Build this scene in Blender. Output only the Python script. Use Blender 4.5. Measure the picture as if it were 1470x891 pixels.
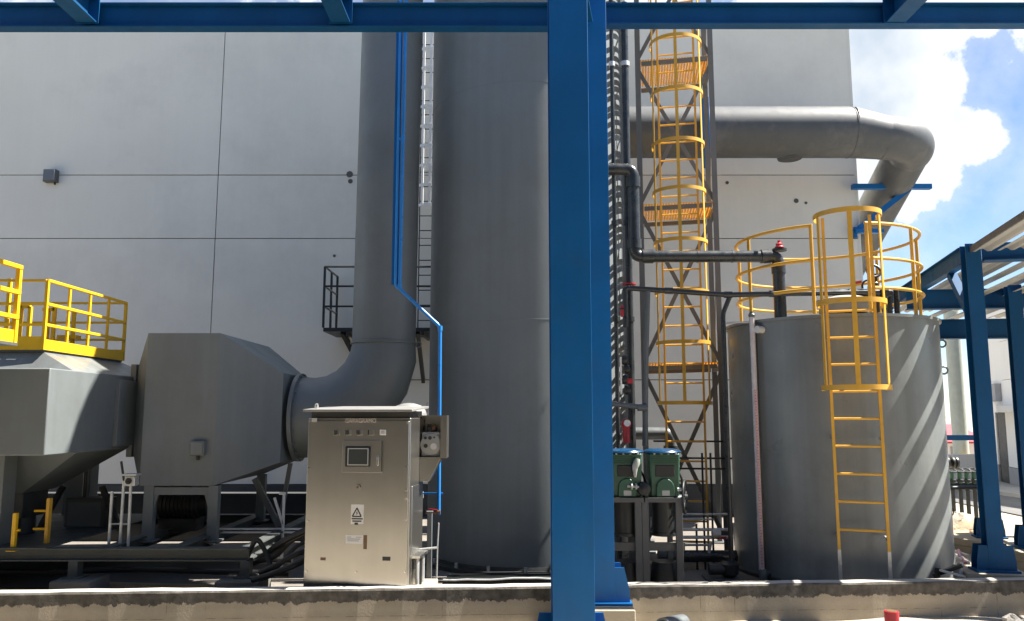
import bpy, bmesh, math, random
from mathutils import Vector, Matrix

random.seed(7)
SC = bpy.context.scene
for o in list(bpy.data.objects):
    bpy.data.objects.remove(o)
COL = SC.collection
R = math.radians
V = Vector

# ------------------------------------------------------------------ camera
E = 2.08                      # eye height
F = 1150.0                    # focal length in photo pixels (1470 wide)
PITCH = math.atan(150 / F)
cam_d = bpy.data.cameras.new('camera')
cam_d.sensor_width = 36.0
cam_d.lens = F / 1470 * 36.0
cam_d.clip_start = 0.05
cam_d.clip_end = 5000
cam = bpy.data.objects.new('camera', cam_d)
cam.location = (0, 0, E)
cam.rotation_euler = (R(90) + PITCH, 0, 0)
COL.objects.link(cam)
SC.camera = cam

# ------------------------------------------------------------------ light
SUN_EL, SUN_AZ = 55.0, 3.5     # azimuth: degrees behind the +x axis
sd = V((math.cos(R(SUN_AZ)) * math.cos(R(SUN_EL)), math.sin(R(SUN_AZ)) * math.cos(R(SUN_EL)), math.sin(R(SUN_EL))))
sun_d = bpy.data.lights.new('sun', 'SUN')
sun_d.energy = 5.0
sun_d.angle = R(0.5)
sun_d.color = (1.0, 0.95, 0.87)
sun = bpy.data.objects.new('sun', sun_d)
sun.rotation_euler = (-sd).to_track_quat('-Z', 'Y').to_euler()
sun.location = (20, 5, 30)
COL.objects.link(sun)

SC.view_settings.view_transform = 'Standard'
SC.view_settings.look = 'None'
SC.view_settings.gamma = 1.0
SC.view_settings.use_curve_mapping = False
SC.view_settings.exposure = 1.75
SC.cycles.caustics_reflective = False
SC.cycles.sample_clamp_indirect = 3.0


def ray(u, v):
    dx, dz = (u - 735) / F, (445.5 - v) / F
    c, s = math.cos(PITCH), math.sin(PITCH)
    return V((dx, c - dz * s, s + dz * c))


def at(u, v, Y):
    """the point at depth Y metres that the photograph shows at pixel (u, v)"""
    d = ray(u, v)
    return V((0, 0, E)) + d * (Y / d.y)


def X(u, Y, v=595):
    return at(u, v, Y).x


def Z(v, Y, u=735):
    return at(u, v, Y).z


# world: sky texture with a bank of clouds
W = bpy.data.worlds.new('World')
SC.world = W
W.use_nodes = True
nt = W.node_tree
nt.nodes.clear()
N = nt.nodes.new
L = nt.links.new
out = N('ShaderNodeOutputWorld')
bg = N('ShaderNodeBackground')
bg.inputs['Strength'].default_value = 0.058
sky = N('ShaderNodeTexSky')
sky.sky_type = 'NISHITA'
sky.sun_disc = False
sky.sun_elevation = R(SUN_EL)
sky.sun_rotation = R(90 - SUN_AZ)
sky.altitude = 50
sky.air_density = 0.85
sky.dust_density = 0.15
sky.ozone_density = 3.5
tc = N('ShaderNodeTexCoord')
nz = N('ShaderNodeTexNoise')
nz.inputs['Scale'].default_value = 9.0
nz.inputs['Detail'].default_value = 9.0
nz.inputs['Roughness'].default_value = 0.62
L(tc.outputs['Generated'], nz.inputs['Vector'])
prev = None
CLOUDS = [(1225, 60, .090), (1285, 70, .075), (1360, 35, .042), (1405, 28, .024), (1330, 115, .040), (1250, 190, .085), (1300, 235, .055),
          (1388, 205, .038), (1345, 240, .040), (1210, -120, .17), (1330, -100, .06), (900, -700, .5), (-700, 300, .35),
          (200, -900, .45), (2300, 250, .28), (2100, -300, .3)]
for (u, v, r) in CLOUDS:
    d = ray(u, v).normalized()
    sb = N('ShaderNodeVectorMath'); sb.operation = 'DISTANCE'
    L(tc.outputs['Generated'], sb.inputs[0]); sb.inputs[1].default_value = d
    ml = N('ShaderNodeMath'); ml.operation = 'DIVIDE'
    L(sb.outputs['Value'], ml.inputs[0]); ml.inputs[1].default_value = r
    if prev is None:
        prev = ml
    else:
        mn = N('ShaderNodeMath'); mn.operation = 'MINIMUM'
        L(prev.outputs[0], mn.inputs[0]); L(ml.outputs[0], mn.inputs[1])
        prev = mn
ad = N('ShaderNodeMath'); ad.operation = 'MULTIPLY_ADD'      # noise*3 + dist
L(nz.outputs['Fac'], ad.inputs[0]); ad.inputs[1].default_value = 2.6
L(prev.outputs[0], ad.inputs[2])
cr = N('ShaderNodeMapRange'); cr.interpolation_type = 'SMOOTHSTEP'
L(ad.outputs[0], cr.inputs['Value'])
cr.inputs['From Min'].default_value = 2.42
cr.inputs['From Max'].default_value = 2.16
# soft thin veil around
cr2 = N('ShaderNodeMapRange'); cr2.interpolation_type = 'SMOOTHSTEP'
L(ad.outputs[0], cr2.inputs['Value'])
cr2.inputs['From Min'].default_value = 3.1
cr2.inputs['From Max'].default_value = 2.2
cr2.inputs['To Max'].default_value = 0.3
mx = N('ShaderNodeMath'); mx.operation = 'MAXIMUM'
L(cr.outputs[0], mx.inputs[0]); L(cr2.outputs[0], mx.inputs[1])
nz2 = N('ShaderNodeTexNoise'); nz2.inputs['Scale'].default_value = 7.0; nz2.inputs['Detail'].default_value = 6.0
L(tc.outputs['Generated'], nz2.inputs['Vector'])
ccr = N('ShaderNodeValToRGB')
ccr.color_ramp.elements[0].position = 0.36; ccr.color_ramp.elements[0].color = (3.6, 4.1, 4.7, 1)
ccr.color_ramp.elements[1].position = 0.6; ccr.color_ramp.elements[1].color = (6.2, 6.3, 6.4, 1)
L(nz2.outputs['Fac'], ccr.inputs['Fac'])
mixc = N('ShaderNodeMixRGB')
L(mx.outputs[0], mixc.inputs['Fac']); L(sky.outputs[0], mixc.inputs[1]); L(ccr.outputs[0], mixc.inputs[2])
L(mixc.outputs[0], bg.inputs['Color'])
L(bg.outputs[0], out.inputs['Surface'])

# ------------------------------------------------------------------ materials
MATS = {}


def mat(name, col, rough=.5, metal=0.0, var=.12, vscale=3.0, streak=.0, bump=.0, bscale=60.0, spec=.5, fine=.0,
        dirt=None, dirt_amt=0.0, dirt_scale=2.0, rvar=.1, coat=0.0):
    m = bpy.data.materials.new(name)
    m.use_nodes = True
    t = m.node_tree
    b = t.nodes['Principled BSDF']
    geo = t.nodes.new('ShaderNodeNewGeometry')

    def noise(scale, detail=5, rough_=.6, mapping=None):
        n = t.nodes.new('ShaderNodeTexNoise')
        n.inputs['Scale'].default_value = scale
        n.inputs['Detail'].default_value = detail
        n.inputs['Roughness'].default_value = rough_
        if mapping:
            mp = t.nodes.new('ShaderNodeMapping')
            mp.inputs['Scale'].default_value = mapping
            t.links.new(geo.outputs['Position'], mp.inputs['Vector'])
            t.links.new(mp.outputs[0], n.inputs['Vector'])
        else:
            t.links.new(geo.outputs['Position'], n.inputs['Vector'])
        return n.outputs['Fac']

    def rng(src, a, bb, lo, hi):
        mr = t.nodes.new('ShaderNodeMapRange')
        t.links.new(src, mr.inputs['Value'])
        mr.inputs['From Min'].default_value = a; mr.inputs['From Max'].default_value = bb
        mr.inputs['To Min'].default_value = lo; mr.inputs['To Max'].default_value = hi
        return mr.outputs[0]

    def mul(c, f):
        vm = t.nodes.new('ShaderNodeVectorMath'); vm.operation = 'SCALE'
        t.links.new(c, vm.inputs[0]); t.links.new(f, vm.inputs['Scale'])
        return vm.outputs[0]
    rgb = t.nodes.new('ShaderNodeRGB')
    rgb.outputs[0].default_value = (*col, 1)
    c = rgb.outputs[0]
    n1 = noise(vscale)
    if var:
        c = mul(c, rng(n1, .3, .7, 1 - var, 1 + var))
    if streak:
        c = mul(c, rng(noise(1.0, 6, .65, (9, 9, .45)), .35, .65, 1 - streak, 1 + streak * .5))
    if fine:
        c = mul(c, rng(noise(90, 3), .3, .7, 1 - fine, 1 + fine))
    if dirt:
        mixn = t.nodes.new('ShaderNodeMixRGB')
        t.links.new(rng(noise(dirt_scale, 8, .7), .5, .72, 0, dirt_amt), mixn.inputs['Fac'])
        t.links.new(c, mixn.inputs[1]); mixn.inputs[2].default_value = (*dirt, 1)
        c = mixn.outputs[0]
    t.links.new(c, b.inputs['Base Color'])
    t.links.new(rng(noise(vscale * 2.7), .3, .7, max(.03, rough - rvar), min(1, rough + rvar)), b.inputs['Roughness'])
    b.inputs['Metallic'].default_value = metal
    b.inputs['Specular IOR Level'].default_value = spec
    b.inputs['Coat Weight'].default_value = coat
    if bump:
        bp = t.nodes.new('ShaderNodeBump')
        bp.inputs['Strength'].default_value = bump
        bp.inputs['Distance'].default_value = .02
        t.links.new(noise(bscale, 4), bp.inputs['Height'])
        t.links.new(bp.outputs[0], b.inputs['Normal'])
    MATS[name] = m
    return m


M = MATS
mat('wall_white', (.73, .705, .625), .75, var=.04, vscale=.5, streak=.012, bump=.12, bscale=35, spec=.25, dirt=(.46, .44, .40), dirt_amt=.3, dirt_scale=.45)
mat('wall_joint', (.10, .10, .095), .9)
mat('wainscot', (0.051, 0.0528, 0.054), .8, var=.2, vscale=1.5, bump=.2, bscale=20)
mat('grey_paint', (.172, .192, .196), .55, var=.08, vscale=.9, streak=.065, bump=.035, bscale=14, dirt=(.14, .135, .12), dirt_amt=.35, dirt_scale=1.3)
mat('tank_paint', (.190, .206, .204), .36, var=.08, vscale=1.1, streak=.085, bump=.03, bscale=14, dirt=(.10, .098, .088), dirt_amt=.5, dirt_scale=1.6)
mat('duct_paint', (.142, .158, .160), .48, var=.09, vscale=1.2, streak=.05, bump=.04, bscale=16, dirt=(.11, .105, .09), dirt_amt=.4, dirt_scale=1.5)
mat('pale_duct', (.075, .08, .083), .55, var=.1, vscale=1.5, dirt=(.19, .18, .165), dirt_amt=.5, dirt_scale=1.2, bump=.03, bscale=12)
mat('steel_grey', (0.09, 0.093, 0.093), .5, var=.1, dirt=(.10, .08, .06), dirt_amt=.3, dirt_scale=5)
mat('tower_grey', (.135, .148, .157), .45, var=.1, dirt=(.12, .10, .08), dirt_amt=.15, dirt_scale=5)
mat('dark_steel', (0.033, 0.036, 0.0372), .5, var=.2, dirt=(.10, .08, .06), dirt_amt=.4, dirt_scale=4)
mat('blue_paint', (.001, .115, .345), .45, spec=.35, var=.10, vscale=1.6, streak=.05, bump=.02, bscale=25, dirt=(.03, .08, .15), dirt_amt=.25, dirt_scale=3)
mat('deep_blue', (.002, .068, .185), .55, spec=.25, var=.12, vscale=2, streak=.06, dirt=(.03, .06, .10), dirt_amt=.15, dirt_scale=3)
mat('pipe_blue', (.018, .20, .56), .35, var=.1)
mat('yellow_paint', (.78, .45, .014), .42, var=.08, dirt=(.5, .3, .03), dirt_amt=.25, dirt_scale=8)
mat('amber_paint', (.68, .375, .045), .42, var=.1, dirt=(.42, .22, .05), dirt_amt=.35, dirt_scale=7)
mat('grating', (.85, .46, .03), .5, var=.1)
mat('stainless', (.47, .45, .41), .29, metal=.95, var=.05, vscale=2, streak=.03, rvar=.012)
mat('stainless_bright', (.62, .61, .58), .28, metal=.95, var=.05)
mat('galvanised', (.52, .53, .53), .45, metal=.5, var=.15, vscale=8)
mat('pale_sheet', (.30, .295, .28), .45, metal=.3, var=.06)
mat('white_steel', (.74, .74, .72), .5, var=.05)
mat('black_pvc', (0.0245, 0.0294, 0.0322), .32, var=.2, vscale=3, dirt=(.11, .105, .095), dirt_amt=.35, dirt_scale=4)
mat('grey_pvc', (0.104, 0.116, 0.12), .4, var=.1)
mat('rubber', (.012, .012, .012), .5, var=.2)
mat('red_plastic', (.45, .02, .035), .4, var=.1)
mat('pump_green', (.022, .088, .052), .42, var=.15, vscale=5, dirt=(.05, .07, .05), dirt_amt=.3, dirt_scale=6)
mat('pump_light', (.032, .10, .062), .42, var=.15, vscale=5)
mat('teal_cap', (.004, .045, .11), .28, var=.1)
mat('black_iron', (.018, .02, .02), .45, var=.2)
mat('label_grey', (.42, .42, .40), .5, var=.05)
mat('label_white', (.72, .70, .66), .5, var=.05)
mat('label_brown', (.16, .085, .04), .5, var=.1)
mat('label_ink', (.03, .03, .028), .5, var=.05)
mat('pink_letters', (.66, .58, .53), .5, var=.03)
mat('screen_glass', (.055, .06, .06), .12, var=.05)
mat('screen_bezel', (.02, .02, .022), .35, var=.05)
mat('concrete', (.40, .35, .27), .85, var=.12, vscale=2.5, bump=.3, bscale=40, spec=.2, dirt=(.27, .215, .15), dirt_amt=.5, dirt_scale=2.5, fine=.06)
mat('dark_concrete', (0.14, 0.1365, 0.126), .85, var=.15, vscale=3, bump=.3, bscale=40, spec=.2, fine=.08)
mat('floor_concrete', (0.195, 0.1762, 0.1537), .9, var=.22, vscale=1.2, bump=.35, bscale=30, spec=.2, fine=.1, dirt=(.13, .11, .09), dirt_amt=.6, dirt_scale=1.4)
mat('dirt', (0.368, 0.328, 0.268), .95, var=.16, vscale=1.3, bump=.6, bscale=26, spec=.15, fine=.12, dirt=(.28, .235, .175), dirt_amt=.55, dirt_scale=1.6)
mat('sand', (.47, .37, .25), .95, var=.15, vscale=3, bump=.6, bscale=30, spec=.15, fine=.12, dirt=(.30, .2, .12), dirt_amt=.5, dirt_scale=2)
mat('asphalt', (.13, .128, .125), .85, var=.12, vscale=.8, bump=.3, bscale=60, spec=.25, fine=.15)
mat('pavement', (.36, .345, .315), .9, var=.12, vscale=1, bump=.2, bscale=40, spec=.2, fine=.08)
mat('stone', (.36, .34, .30), .9, var=.2, vscale=8, bump=.3, bscale=40)
mat('far_wall', (.74, .735, .71), .8, var=.04, vscale=.4, spec=.2, streak=.03)
mat('far_grey', (.30, .30, .31), .7, var=.1)
mat('far_dark', (.045, .042, .04), .6, var=.2)
mat('added_workshop_wall', (.30, .295, .28), .8, var=.06, vscale=.5)
mat('skid_paint', (.07, .078, .076), .6, var=.2, vscale=2, dirt=(.09, .07, .05), dirt_amt=.4, dirt_scale=3)
mat('pale_green', (.40, .43, .37), .55, var=.08, streak=.05)
mat('red_roof', (.42, .06, .075), .6, var=.1)
mat('roof_sheet', (.40, .40, .385), .5, var=.08, vscale=1, streak=.0)
mat('clear_pipe', (.62, .57, .565), .25, var=.1, vscale=6)
mat('tape_pink', (.62, .36, .38), .4, var=.1, vscale=20)
mat('beige_lid', (.33, .30, .25), .6, var=.1)
mat('pink_hose', (.62, .24, .30), .5, var=.1)


def kerb_material():
    """rendered dark mortar coping above bare board-marked concrete, ragged edge"""
    m = M['concrete'].copy(); m.name = 'kerb_concrete'
    t = m.node_tree
    b = t.nodes['Principled BSDF']
    src = b.inputs['Base Color'].links[0].from_socket
    geo = t.nodes.new('ShaderNodeNewGeometry')
    sx = t.nodes.new('ShaderNodeSeparateXYZ')
    t.links.new(geo.outputs['Position'], sx.inputs[0])
    n = t.nodes.new('ShaderNodeTexNoise'); n.inputs['Scale'].default_value = 8; n.inputs['Detail'].default_value = 9; n.inputs['Roughness'].default_value = .75
    mp = t.nodes.new('ShaderNodeMapping'); mp.inputs['Scale'].default_value = (1.0, 1.0, .8)
    t.links.new(geo.outputs['Position'], mp.inputs[0]); t.links.new(mp.outputs[0], n.inputs['Vector'])
    ma = t.nodes.new('ShaderNodeMath'); ma.operation = 'MULTIPLY_ADD'
    t.links.new(n.outputs['Fac'], ma.inputs[0]); ma.inputs[1].default_value = .20; t.links.new(sx.outputs['Z'], ma.inputs[2])
    mr = t.nodes.new('ShaderNodeMapRange')
    t.links.new(ma.outputs[0], mr.inputs['Value'])
    mr.inputs['From Min'].default_value = .352; mr.inputs['From Max'].default_value = .358
    # faint horizontal board marks
    wv = t.nodes.new('ShaderNodeTexWave'); wv.bands_direction = 'Z'; wv.inputs['Scale'].default_value = 2.6; wv.inputs['Distortion'].default_value = 1.5
    wv.inputs['Detail'].default_value = 3
    t.links.new(geo.outputs['Position'], wv.inputs['Vector'])
    mr2 = t.nodes.new('ShaderNodeMapRange'); t.links.new(wv.outputs['Fac'], mr2.inputs['Value'])
    mr2.inputs['To Min'].default_value = .95; mr2.inputs['To Max'].default_value = 1.02
    sc = t.nodes.new('ShaderNodeVectorMath'); sc.operation = 'SCALE'
    t.links.new(src, sc.inputs[0]); t.links.new(mr2.outputs[0], sc.inputs['Scale'])
    n2 = t.nodes.new('ShaderNodeTexNoise'); n2.inputs['Scale'].default_value = 12; n2.inputs['Detail'].default_value = 6
    t.links.new(geo.outputs['Position'], n2.inputs['Vector'])
    cr = t.nodes.new('ShaderNodeValToRGB')
    cr.color_ramp.elements[0].color = (.065, .06, .052, 1); cr.color_ramp.elements[0].position = .3
    cr.color_ramp.elements[1].color = (.145, .133, .115, 1); cr.color_ramp.elements[1].position = .7
    t.links.new(n2.outputs['Fac'], cr.inputs['Fac'])
    mx = t.nodes.new('ShaderNodeMixRGB')
    t.links.new(mr.outputs[0], mx.inputs['Fac']); t.links.new(sc.outputs[0], mx.inputs[1]); t.links.new(cr.outputs[0], mx.inputs[2])
    # formwork joints: thin dark lines across and up the bare face
    def line(sock, at_, w):
        a = t.nodes.new('ShaderNodeMath'); a.operation = 'SUBTRACT'; t.links.new(sock, a.inputs[0]); a.inputs[1].default_value = at_
        b_ = t.nodes.new('ShaderNodeMath'); b_.operation = 'ABSOLUTE'; t.links.new(a.outputs[0], b_.inputs[0])
        c_ = t.nodes.new('ShaderNodeMath'); c_.operation = 'LESS_THAN'; t.links.new(b_.outputs[0], c_.inputs[0]); c_.inputs[1].default_value = w
        return c_.outputs[0]
    acc = None
    for sock, at_, w in [(sx.outputs['Z'], .118, .0035)] + [(sx.outputs['X'], q, .004) for q in (-5.6, -3.35, -2.98, -.69, 1.9, 2.25, 4.4, 5.0)]:
        l_ = line(sock, at_, w)
        if acc is None:
            acc = l_
        else:
            mm = t.nodes.new('ShaderNodeMath'); mm.operation = 'MAXIMUM'
            t.links.new(acc, mm.inputs[0]); t.links.new(l_, mm.inputs[1]); acc = mm.outputs[0]
    brk = t.nodes.new('ShaderNodeMapRange'); t.links.new(n2.outputs['Fac'], brk.inputs['Value'])
    brk.inputs['From Min'].default_value = .42; brk.inputs['From Max'].default_value = .6; brk.inputs['To Max'].default_value = .55
    mm = t.nodes.new('ShaderNodeMath'); mm.operation = 'MULTIPLY'; t.links.new(acc, mm.inputs[0]); t.links.new(brk.outputs[0], mm.inputs[1])
    mxl = t.nodes.new('ShaderNodeMixRGB'); mxl.inputs[2].default_value = (.10, .08, .06, 1)
    t.links.new(mm.outputs[0], mxl.inputs['Fac']); t.links.new(mx.outputs[0], mxl.inputs[1])
    mx = mxl
    # faces turned upward take a pale colour
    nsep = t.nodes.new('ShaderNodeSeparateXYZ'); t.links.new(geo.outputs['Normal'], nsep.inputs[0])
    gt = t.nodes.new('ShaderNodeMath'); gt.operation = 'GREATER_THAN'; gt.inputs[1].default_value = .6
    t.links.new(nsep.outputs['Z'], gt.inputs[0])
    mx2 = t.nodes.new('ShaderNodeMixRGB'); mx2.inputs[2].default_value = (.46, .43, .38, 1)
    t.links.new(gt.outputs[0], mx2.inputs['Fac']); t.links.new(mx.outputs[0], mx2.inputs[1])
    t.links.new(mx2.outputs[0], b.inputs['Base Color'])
    M['kerb_concrete'] = m


kerb_material()

# ------------------------------------------------------------------ mesh helpers
ORG = {}                       # world origin of every object built


class MB:
    def __init__(self):
        self.bm = bmesh.new()

    def face(self, vs):
        try:
            self.bm.faces.new(vs)
        except ValueError:
            pass

    def hexa(self, p):
        v = [self.bm.verts.new(q) for q in p]
        for f in ((0, 3, 2, 1), (4, 5, 6, 7), (0, 1, 5, 4), (1, 2, 6, 5), (2, 3, 7, 6), (3, 0, 4, 7)):
            self.face([v[i] for i in f])
        return self

    def box(self, c, s, yaw=0, rot=None):
        c = V(c); hx, hy, hz = s[0] / 2, s[1] / 2, s[2] / 2
        Rm = rot if rot is not None else Matrix.Rotation(yaw, 3, 'Z')
        p = [c + Rm @ V(q) for q in ((-hx, -hy, -hz), (hx, -hy, -hz), (hx, hy, -hz), (-hx, hy, -hz),
                                     (-hx, -hy, hz), (hx, -hy, hz), (hx, hy, hz), (-hx, hy, hz))]
        return self.hexa(p)

    def span(self, x0, x1, y0, y1, z0, z1):
        return self.box(((x0 + x1) / 2, (y0 + y1) / 2, (z0 + z1) / 2), (abs(x1 - x0), abs(y1 - y0), abs(z1 - z0)))

    def bar(self, p, q, w, h, up=(0, 0, 1), off=(0, 0)):
        """box from p to q; w across, h along up"""
        p, q = V(p), V(q)
        d = (q - p).normalized()
        upv = V(up)
        s = d.cross(upv)
        if s.length < 1e-4:
            s = d.cross(V((0, 1, 0)))
        s.normalize()
        n = s.cross(d)
        o = s * off[0] + n * off[1]
        P = []
        for b in (p, q):
            for (i, j) in ((-1, -1), (1, -1), (1, 1), (-1, 1)):
                P.append(b + o + s * (i * w / 2) + n * (j * h / 2))
        return self.hexa(P)

    def ibeam(self, p, q, w, h, up=(0, 0, 1), t=.014):
        self.bar(p, q, w, t, up, (0, h / 2 - t / 2))
        self.bar(p, q, w, t, up, (0, -h / 2 + t / 2))
        self.bar(p, q, t, h - 2 * t, up)
        return self

    def angle(self, p, q, a, t=.008, up=(0, 0, 1)):
        self.bar(p, q, a, t, up)
        self.bar(p, q, t, a, up, (a / 2 - t / 2, a / 2 + t / 2))
        return self

    def tube(self, pts, r, n=10, closed=False, radii=None, caps=True):
        pts = [V(p) for p in pts]
        k = len(pts)
        tang = []
        for i in range(k):
            if closed:
                t = pts[(i + 1) % k] - pts[i - 1]
            elif i == 0:
                t = pts[1] - pts[0]
            elif i == k - 1:
                t = pts[-1] - pts[-2]
            else:
                t = (pts[i + 1] - pts[i]).normalized() + (pts[i] - pts[i - 1]).normalized()
            tang.append(t.normalized())
        a = V((0, 0, 1)) if abs(tang[0].z) < .9 else V((0, 1, 0))
        nrm = tang[0].cross(a).normalized()
        rings = []
        for i in range(k):
            if i:
                nrm = (nrm - tang[i] * nrm.dot(tang[i])).normalized()
            bn = tang[i].cross(nrm)
            rr = radii[i] if radii else r
            # widen at mitres
            if 0 < i < k - 1 or closed:
                c = max(.5, tang[i].dot((pts[(i + 1) % k] - pts[i]).normalized()))
            else:
                c = 1
            ring = []
            for j in range(n):
                an = 2 * math.pi * j / n
                ring.append(self.bm.verts.new(pts[i] + (nrm * math.cos(an) + bn * math.sin(an)) * rr / (c if c > .97 else 1)))
            rings.append(ring)
        m = k if closed else k - 1
        for i in range(m):
            a_, b_ = rings[i], rings[(i + 1) % k]
            sh = 0
            if closed and i == k - 1:
                best = min(range(n), key=lambda s: (b_[s].co - a_[0].co).length)
                sh = best
            for j in range(n):
                self.face([a_[j], a_[(j + 1) % n], b_[(j + 1 + sh) % n], b_[(j + sh) % n]])
        if caps and not closed:
            self.face(list(reversed(rings[0])))
            self.face(rings[-1])
        return self

    def cyl(self, p, q, r, r2=None, n=16):
        return self.tube([p, q], r, n, radii=[r, r if r2 is None else r2])

    def lathe(self, prof, c, n=48, axis='Z'):
        c = V(c)
        rings = []
        for (r, h) in prof:
            ring = []
            for j in range(n):
                a = 2 * math.pi * j / n
                ca, sa = r * math.cos(a), r * math.sin(a)
                q = V((ca, sa, h)) if axis == 'Z' else (V((h, ca, sa)) if axis == 'X' else V((sa, h, ca)))
                ring.append(self.bm.verts.new(c + q))
            rings.append(ring)
        for a_, b_ in zip(rings, rings[1:]):
            for j in range(n):
                self.face([a_[j], a_[(j + 1) % n], b_[(j + 1) % n], b_[j]])
        self.face(list(reversed(rings[0])))
        self.face(rings[-1])
        return self

    def loft(self, rings, caps=True):
        rr = [[self.bm.verts.new(p) for p in ring] for ring in rings]
        n = len(rr[0])
        for a_, b_ in zip(rr, rr[1:]):
            for j in range(n):
                self.face([a_[j], a_[(j + 1) % n], b_[(j + 1) % n], b_[j]])
        if caps:
            self.face(list(reversed(rr[0])))
            self.face(rr[-1])
        return self

    def prism(self, poly, vec):
        vec = V(vec)
        return self.loft([[V(p) for p in poly], [V(p) + vec for p in poly]])

    def hoop(self, c, r, h, t, a0, a1, n=24):
        """arc of flat bar: height h, thickness t"""
        c = V(c)
        rings = []
        for i in range(n + 1):
            a = a0 + (a1 - a0) * i / n
            d = V((math.cos(a), math.sin(a), 0))
            rings.append([c + d * r + V((0, 0, -h / 2)), c + d * (r + t) + V((0, 0, -h / 2)),
                          c + d * (r + t) + V((0, 0, h / 2)), c + d * r + V((0, 0, h / 2))])
        return self.loft(rings)

    def build(self, name, m, parent=None, smooth=True, bevel=0.0, origin=None):
        bm = self.bm
        bmesh.ops.recalc_face_normals(bm, faces=bm.faces)
        me = bpy.data.meshes.new(name)
        if origin is None:
            xs = [v.co.x for v in bm.verts]; ys = [v.co.y for v in bm.verts]; zs = [v.co.z for v in bm.verts]
            origin = V(((min(xs) + max(xs)) / 2, (min(ys) + max(ys)) / 2, min(zs)))
        origin = V(origin)
        for v in bm.verts:
            v.co -= origin
        bm.to_mesh(me)
        bm.free()
        if smooth:
            for p in me.polygons:
                p.use_smooth = True
            me.set_sharp_from_angle(angle=R(32))
        me.materials.append(M[m])
        o = bpy.data.objects.new(name, me)
        COL.objects.link(o)
        if parent is not None:
            o.parent = parent
            o.location = origin - ORG[parent.name]
        else:
            o.location = origin
        ORG[o.name] = origin
        if bevel:
            b = o.modifiers.new('bevel', 'BEVEL')
            b.width = bevel; b.segments = 2; b.limit_method = 'ANGLE'; b.angle_limit = R(40)
            b.harden_normals = False
        return o


def tag(o, label=None, cat=None, group=None, kind=None):
    if label: o['label'] = label
    if cat: o['category'] = cat
    if group: o['group'] = group
    if kind: o['kind'] = kind
    return o


def empty(name, loc, label, cat, group=None):
    o = bpy.data.objects.new(name, None)
    o.empty_display_size = .2
    COL.objects.link(o)
    o.location = loc
    ORG[o.name] = V(loc)
    return tag(o, label, cat, group)


def copy_tree(o, loc):
    """a thing, its parts and their sub-parts"""
    def cp(s, par):
        c = s.copy()
        COL.objects.link(c)
        if par is not None:
            c.parent = par
        for ch in s.children:
            cp(ch, c)
        return c
    r = cp(o, None)
    r.location = loc
    ORG[r.name] = V(loc)
    return r


def gz(x, y):
    """ground height: level yard, then a gentle fall to the road"""
    t = max(0.0, min(y - 14, 24.0))
    return -0.055 * t


def arc(c, r, a0, a1, n, ax, ay):
    c, ax, ay = V(c), V(ax), V(ay)
    return [c + ax * (r * math.cos(a0 + (a1 - a0) * i / n)) + ay * (r * math.sin(a0 + (a1 - a0) * i / n)) for i in range(n + 1)]


def fillet(pts, r, n=6):
    """polyline with rounded corners"""
    pts = [V(p) for p in pts]
    outp = [pts[0]]
    for a, b, c in zip(pts, pts[1:], pts[2:]):
        d1, d2 = (a - b), (c - b)
        k = min(r, d1.length * .49, d2.length * .49)
        p, q = b + d1.normalized() * k, b + d2.normalized() * k
        for i in range(n + 1):
            t = i / n
            outp.append(p.lerp(b, t).lerp(b.lerp(q, t), t))
    outp.append(pts[-1])
    return outp


# ------------------------------------------------------------------ the setting: ground, floors, road
def build_ground():
    bm = MB()
    xs = [-400, -120, -40, -20] + [-12 + i * .5 for i in range(53)] + [17, 20, 25, 30, 40, 60, 120, 400]
    ys = [-400, -100, -30, -10, 0] + [3 + i * .4 for i in range(36)] + [18, 20, 23, 26, 30, 34, 38, 45, 60, 100, 250, 900]
    grid = []
    rnd = random.Random(3)
    for y in ys:
        row = []
        for x in xs:
            z = gz(x, y)
            if -12 < x < 14.5 and 3 < y < 17.2:
                z += rnd.uniform(-.022, .022)
            # a low spoil ridge along the foot of the kerb
            if 1.0 < x < 9 and 6.9 < y < 9.2:
                z += .05 * min(1, (x - 1.0) / 4)
            row.append(bm.bm.verts.new((x, y, z)))
        grid.append(row)
    for j in range(len(ys) - 1):
        for i in range(len(xs) - 1):
            bm.face([grid[j][i], grid[j][i + 1], grid[j + 1][i + 1], grid[j + 1][i]])
    return tag(bm.build('ground', 'dirt', origin=(0, 0, 0)), kind='structure')


build_ground()


def strip(name, m, off0, off1, dz, s0=-16, s1=60, base=(11.4, 18.0)):
    """a ribbon along the works road (16 degrees right of the view), offsets across it in metres"""
    d = V((.28, .96, 0)); n = V((.96, -.28, 0))
    bm = MB()
    prev_ = None
    k = 60
    for i in range(k + 1):
        s = s0 + (s1 - s0) * i / k
        a = V((base[0], base[1], 0)) + d * s + n * off0
        b = V((base[0], base[1], 0)) + d * s + n * off1
        cur = [bm.bm.verts.new((a.x, a.y, gz(a.x, a.y) + dz)), bm.bm.verts.new((b.x, b.y, gz(b.x, b.y) + dz))]
        if prev_:
            bm.face([prev_[0], prev_[1], cur[1], cur[0]])
        prev_ = cur
    return tag(bm.build(name, m, smooth=False), kind='structure')


strip('road', 'asphalt', .2, 3.0, .03)
strip('pavement', 'pavement', 3.12, 6.0, .15)


def ribbon_kerb():
    d = V((.28, .96, 0)); n = V((.96, -.28, 0))
    bm = MB()
    for i in range(40):
        s = -16 + i * 1.9
        a = V((11.4, 18.0, 0)) + d * s + n * 3.06
        b = a + d * 1.885
        a.z, b.z = gz(a.x, a.y) + .075, gz(b.x, b.y) + .075
        bm.bar(a, b, .12, .17)
    tag(bm.build('road_kerb', 'pavement', bevel=.008), kind='structure')


ribbon_kerb()




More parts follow.
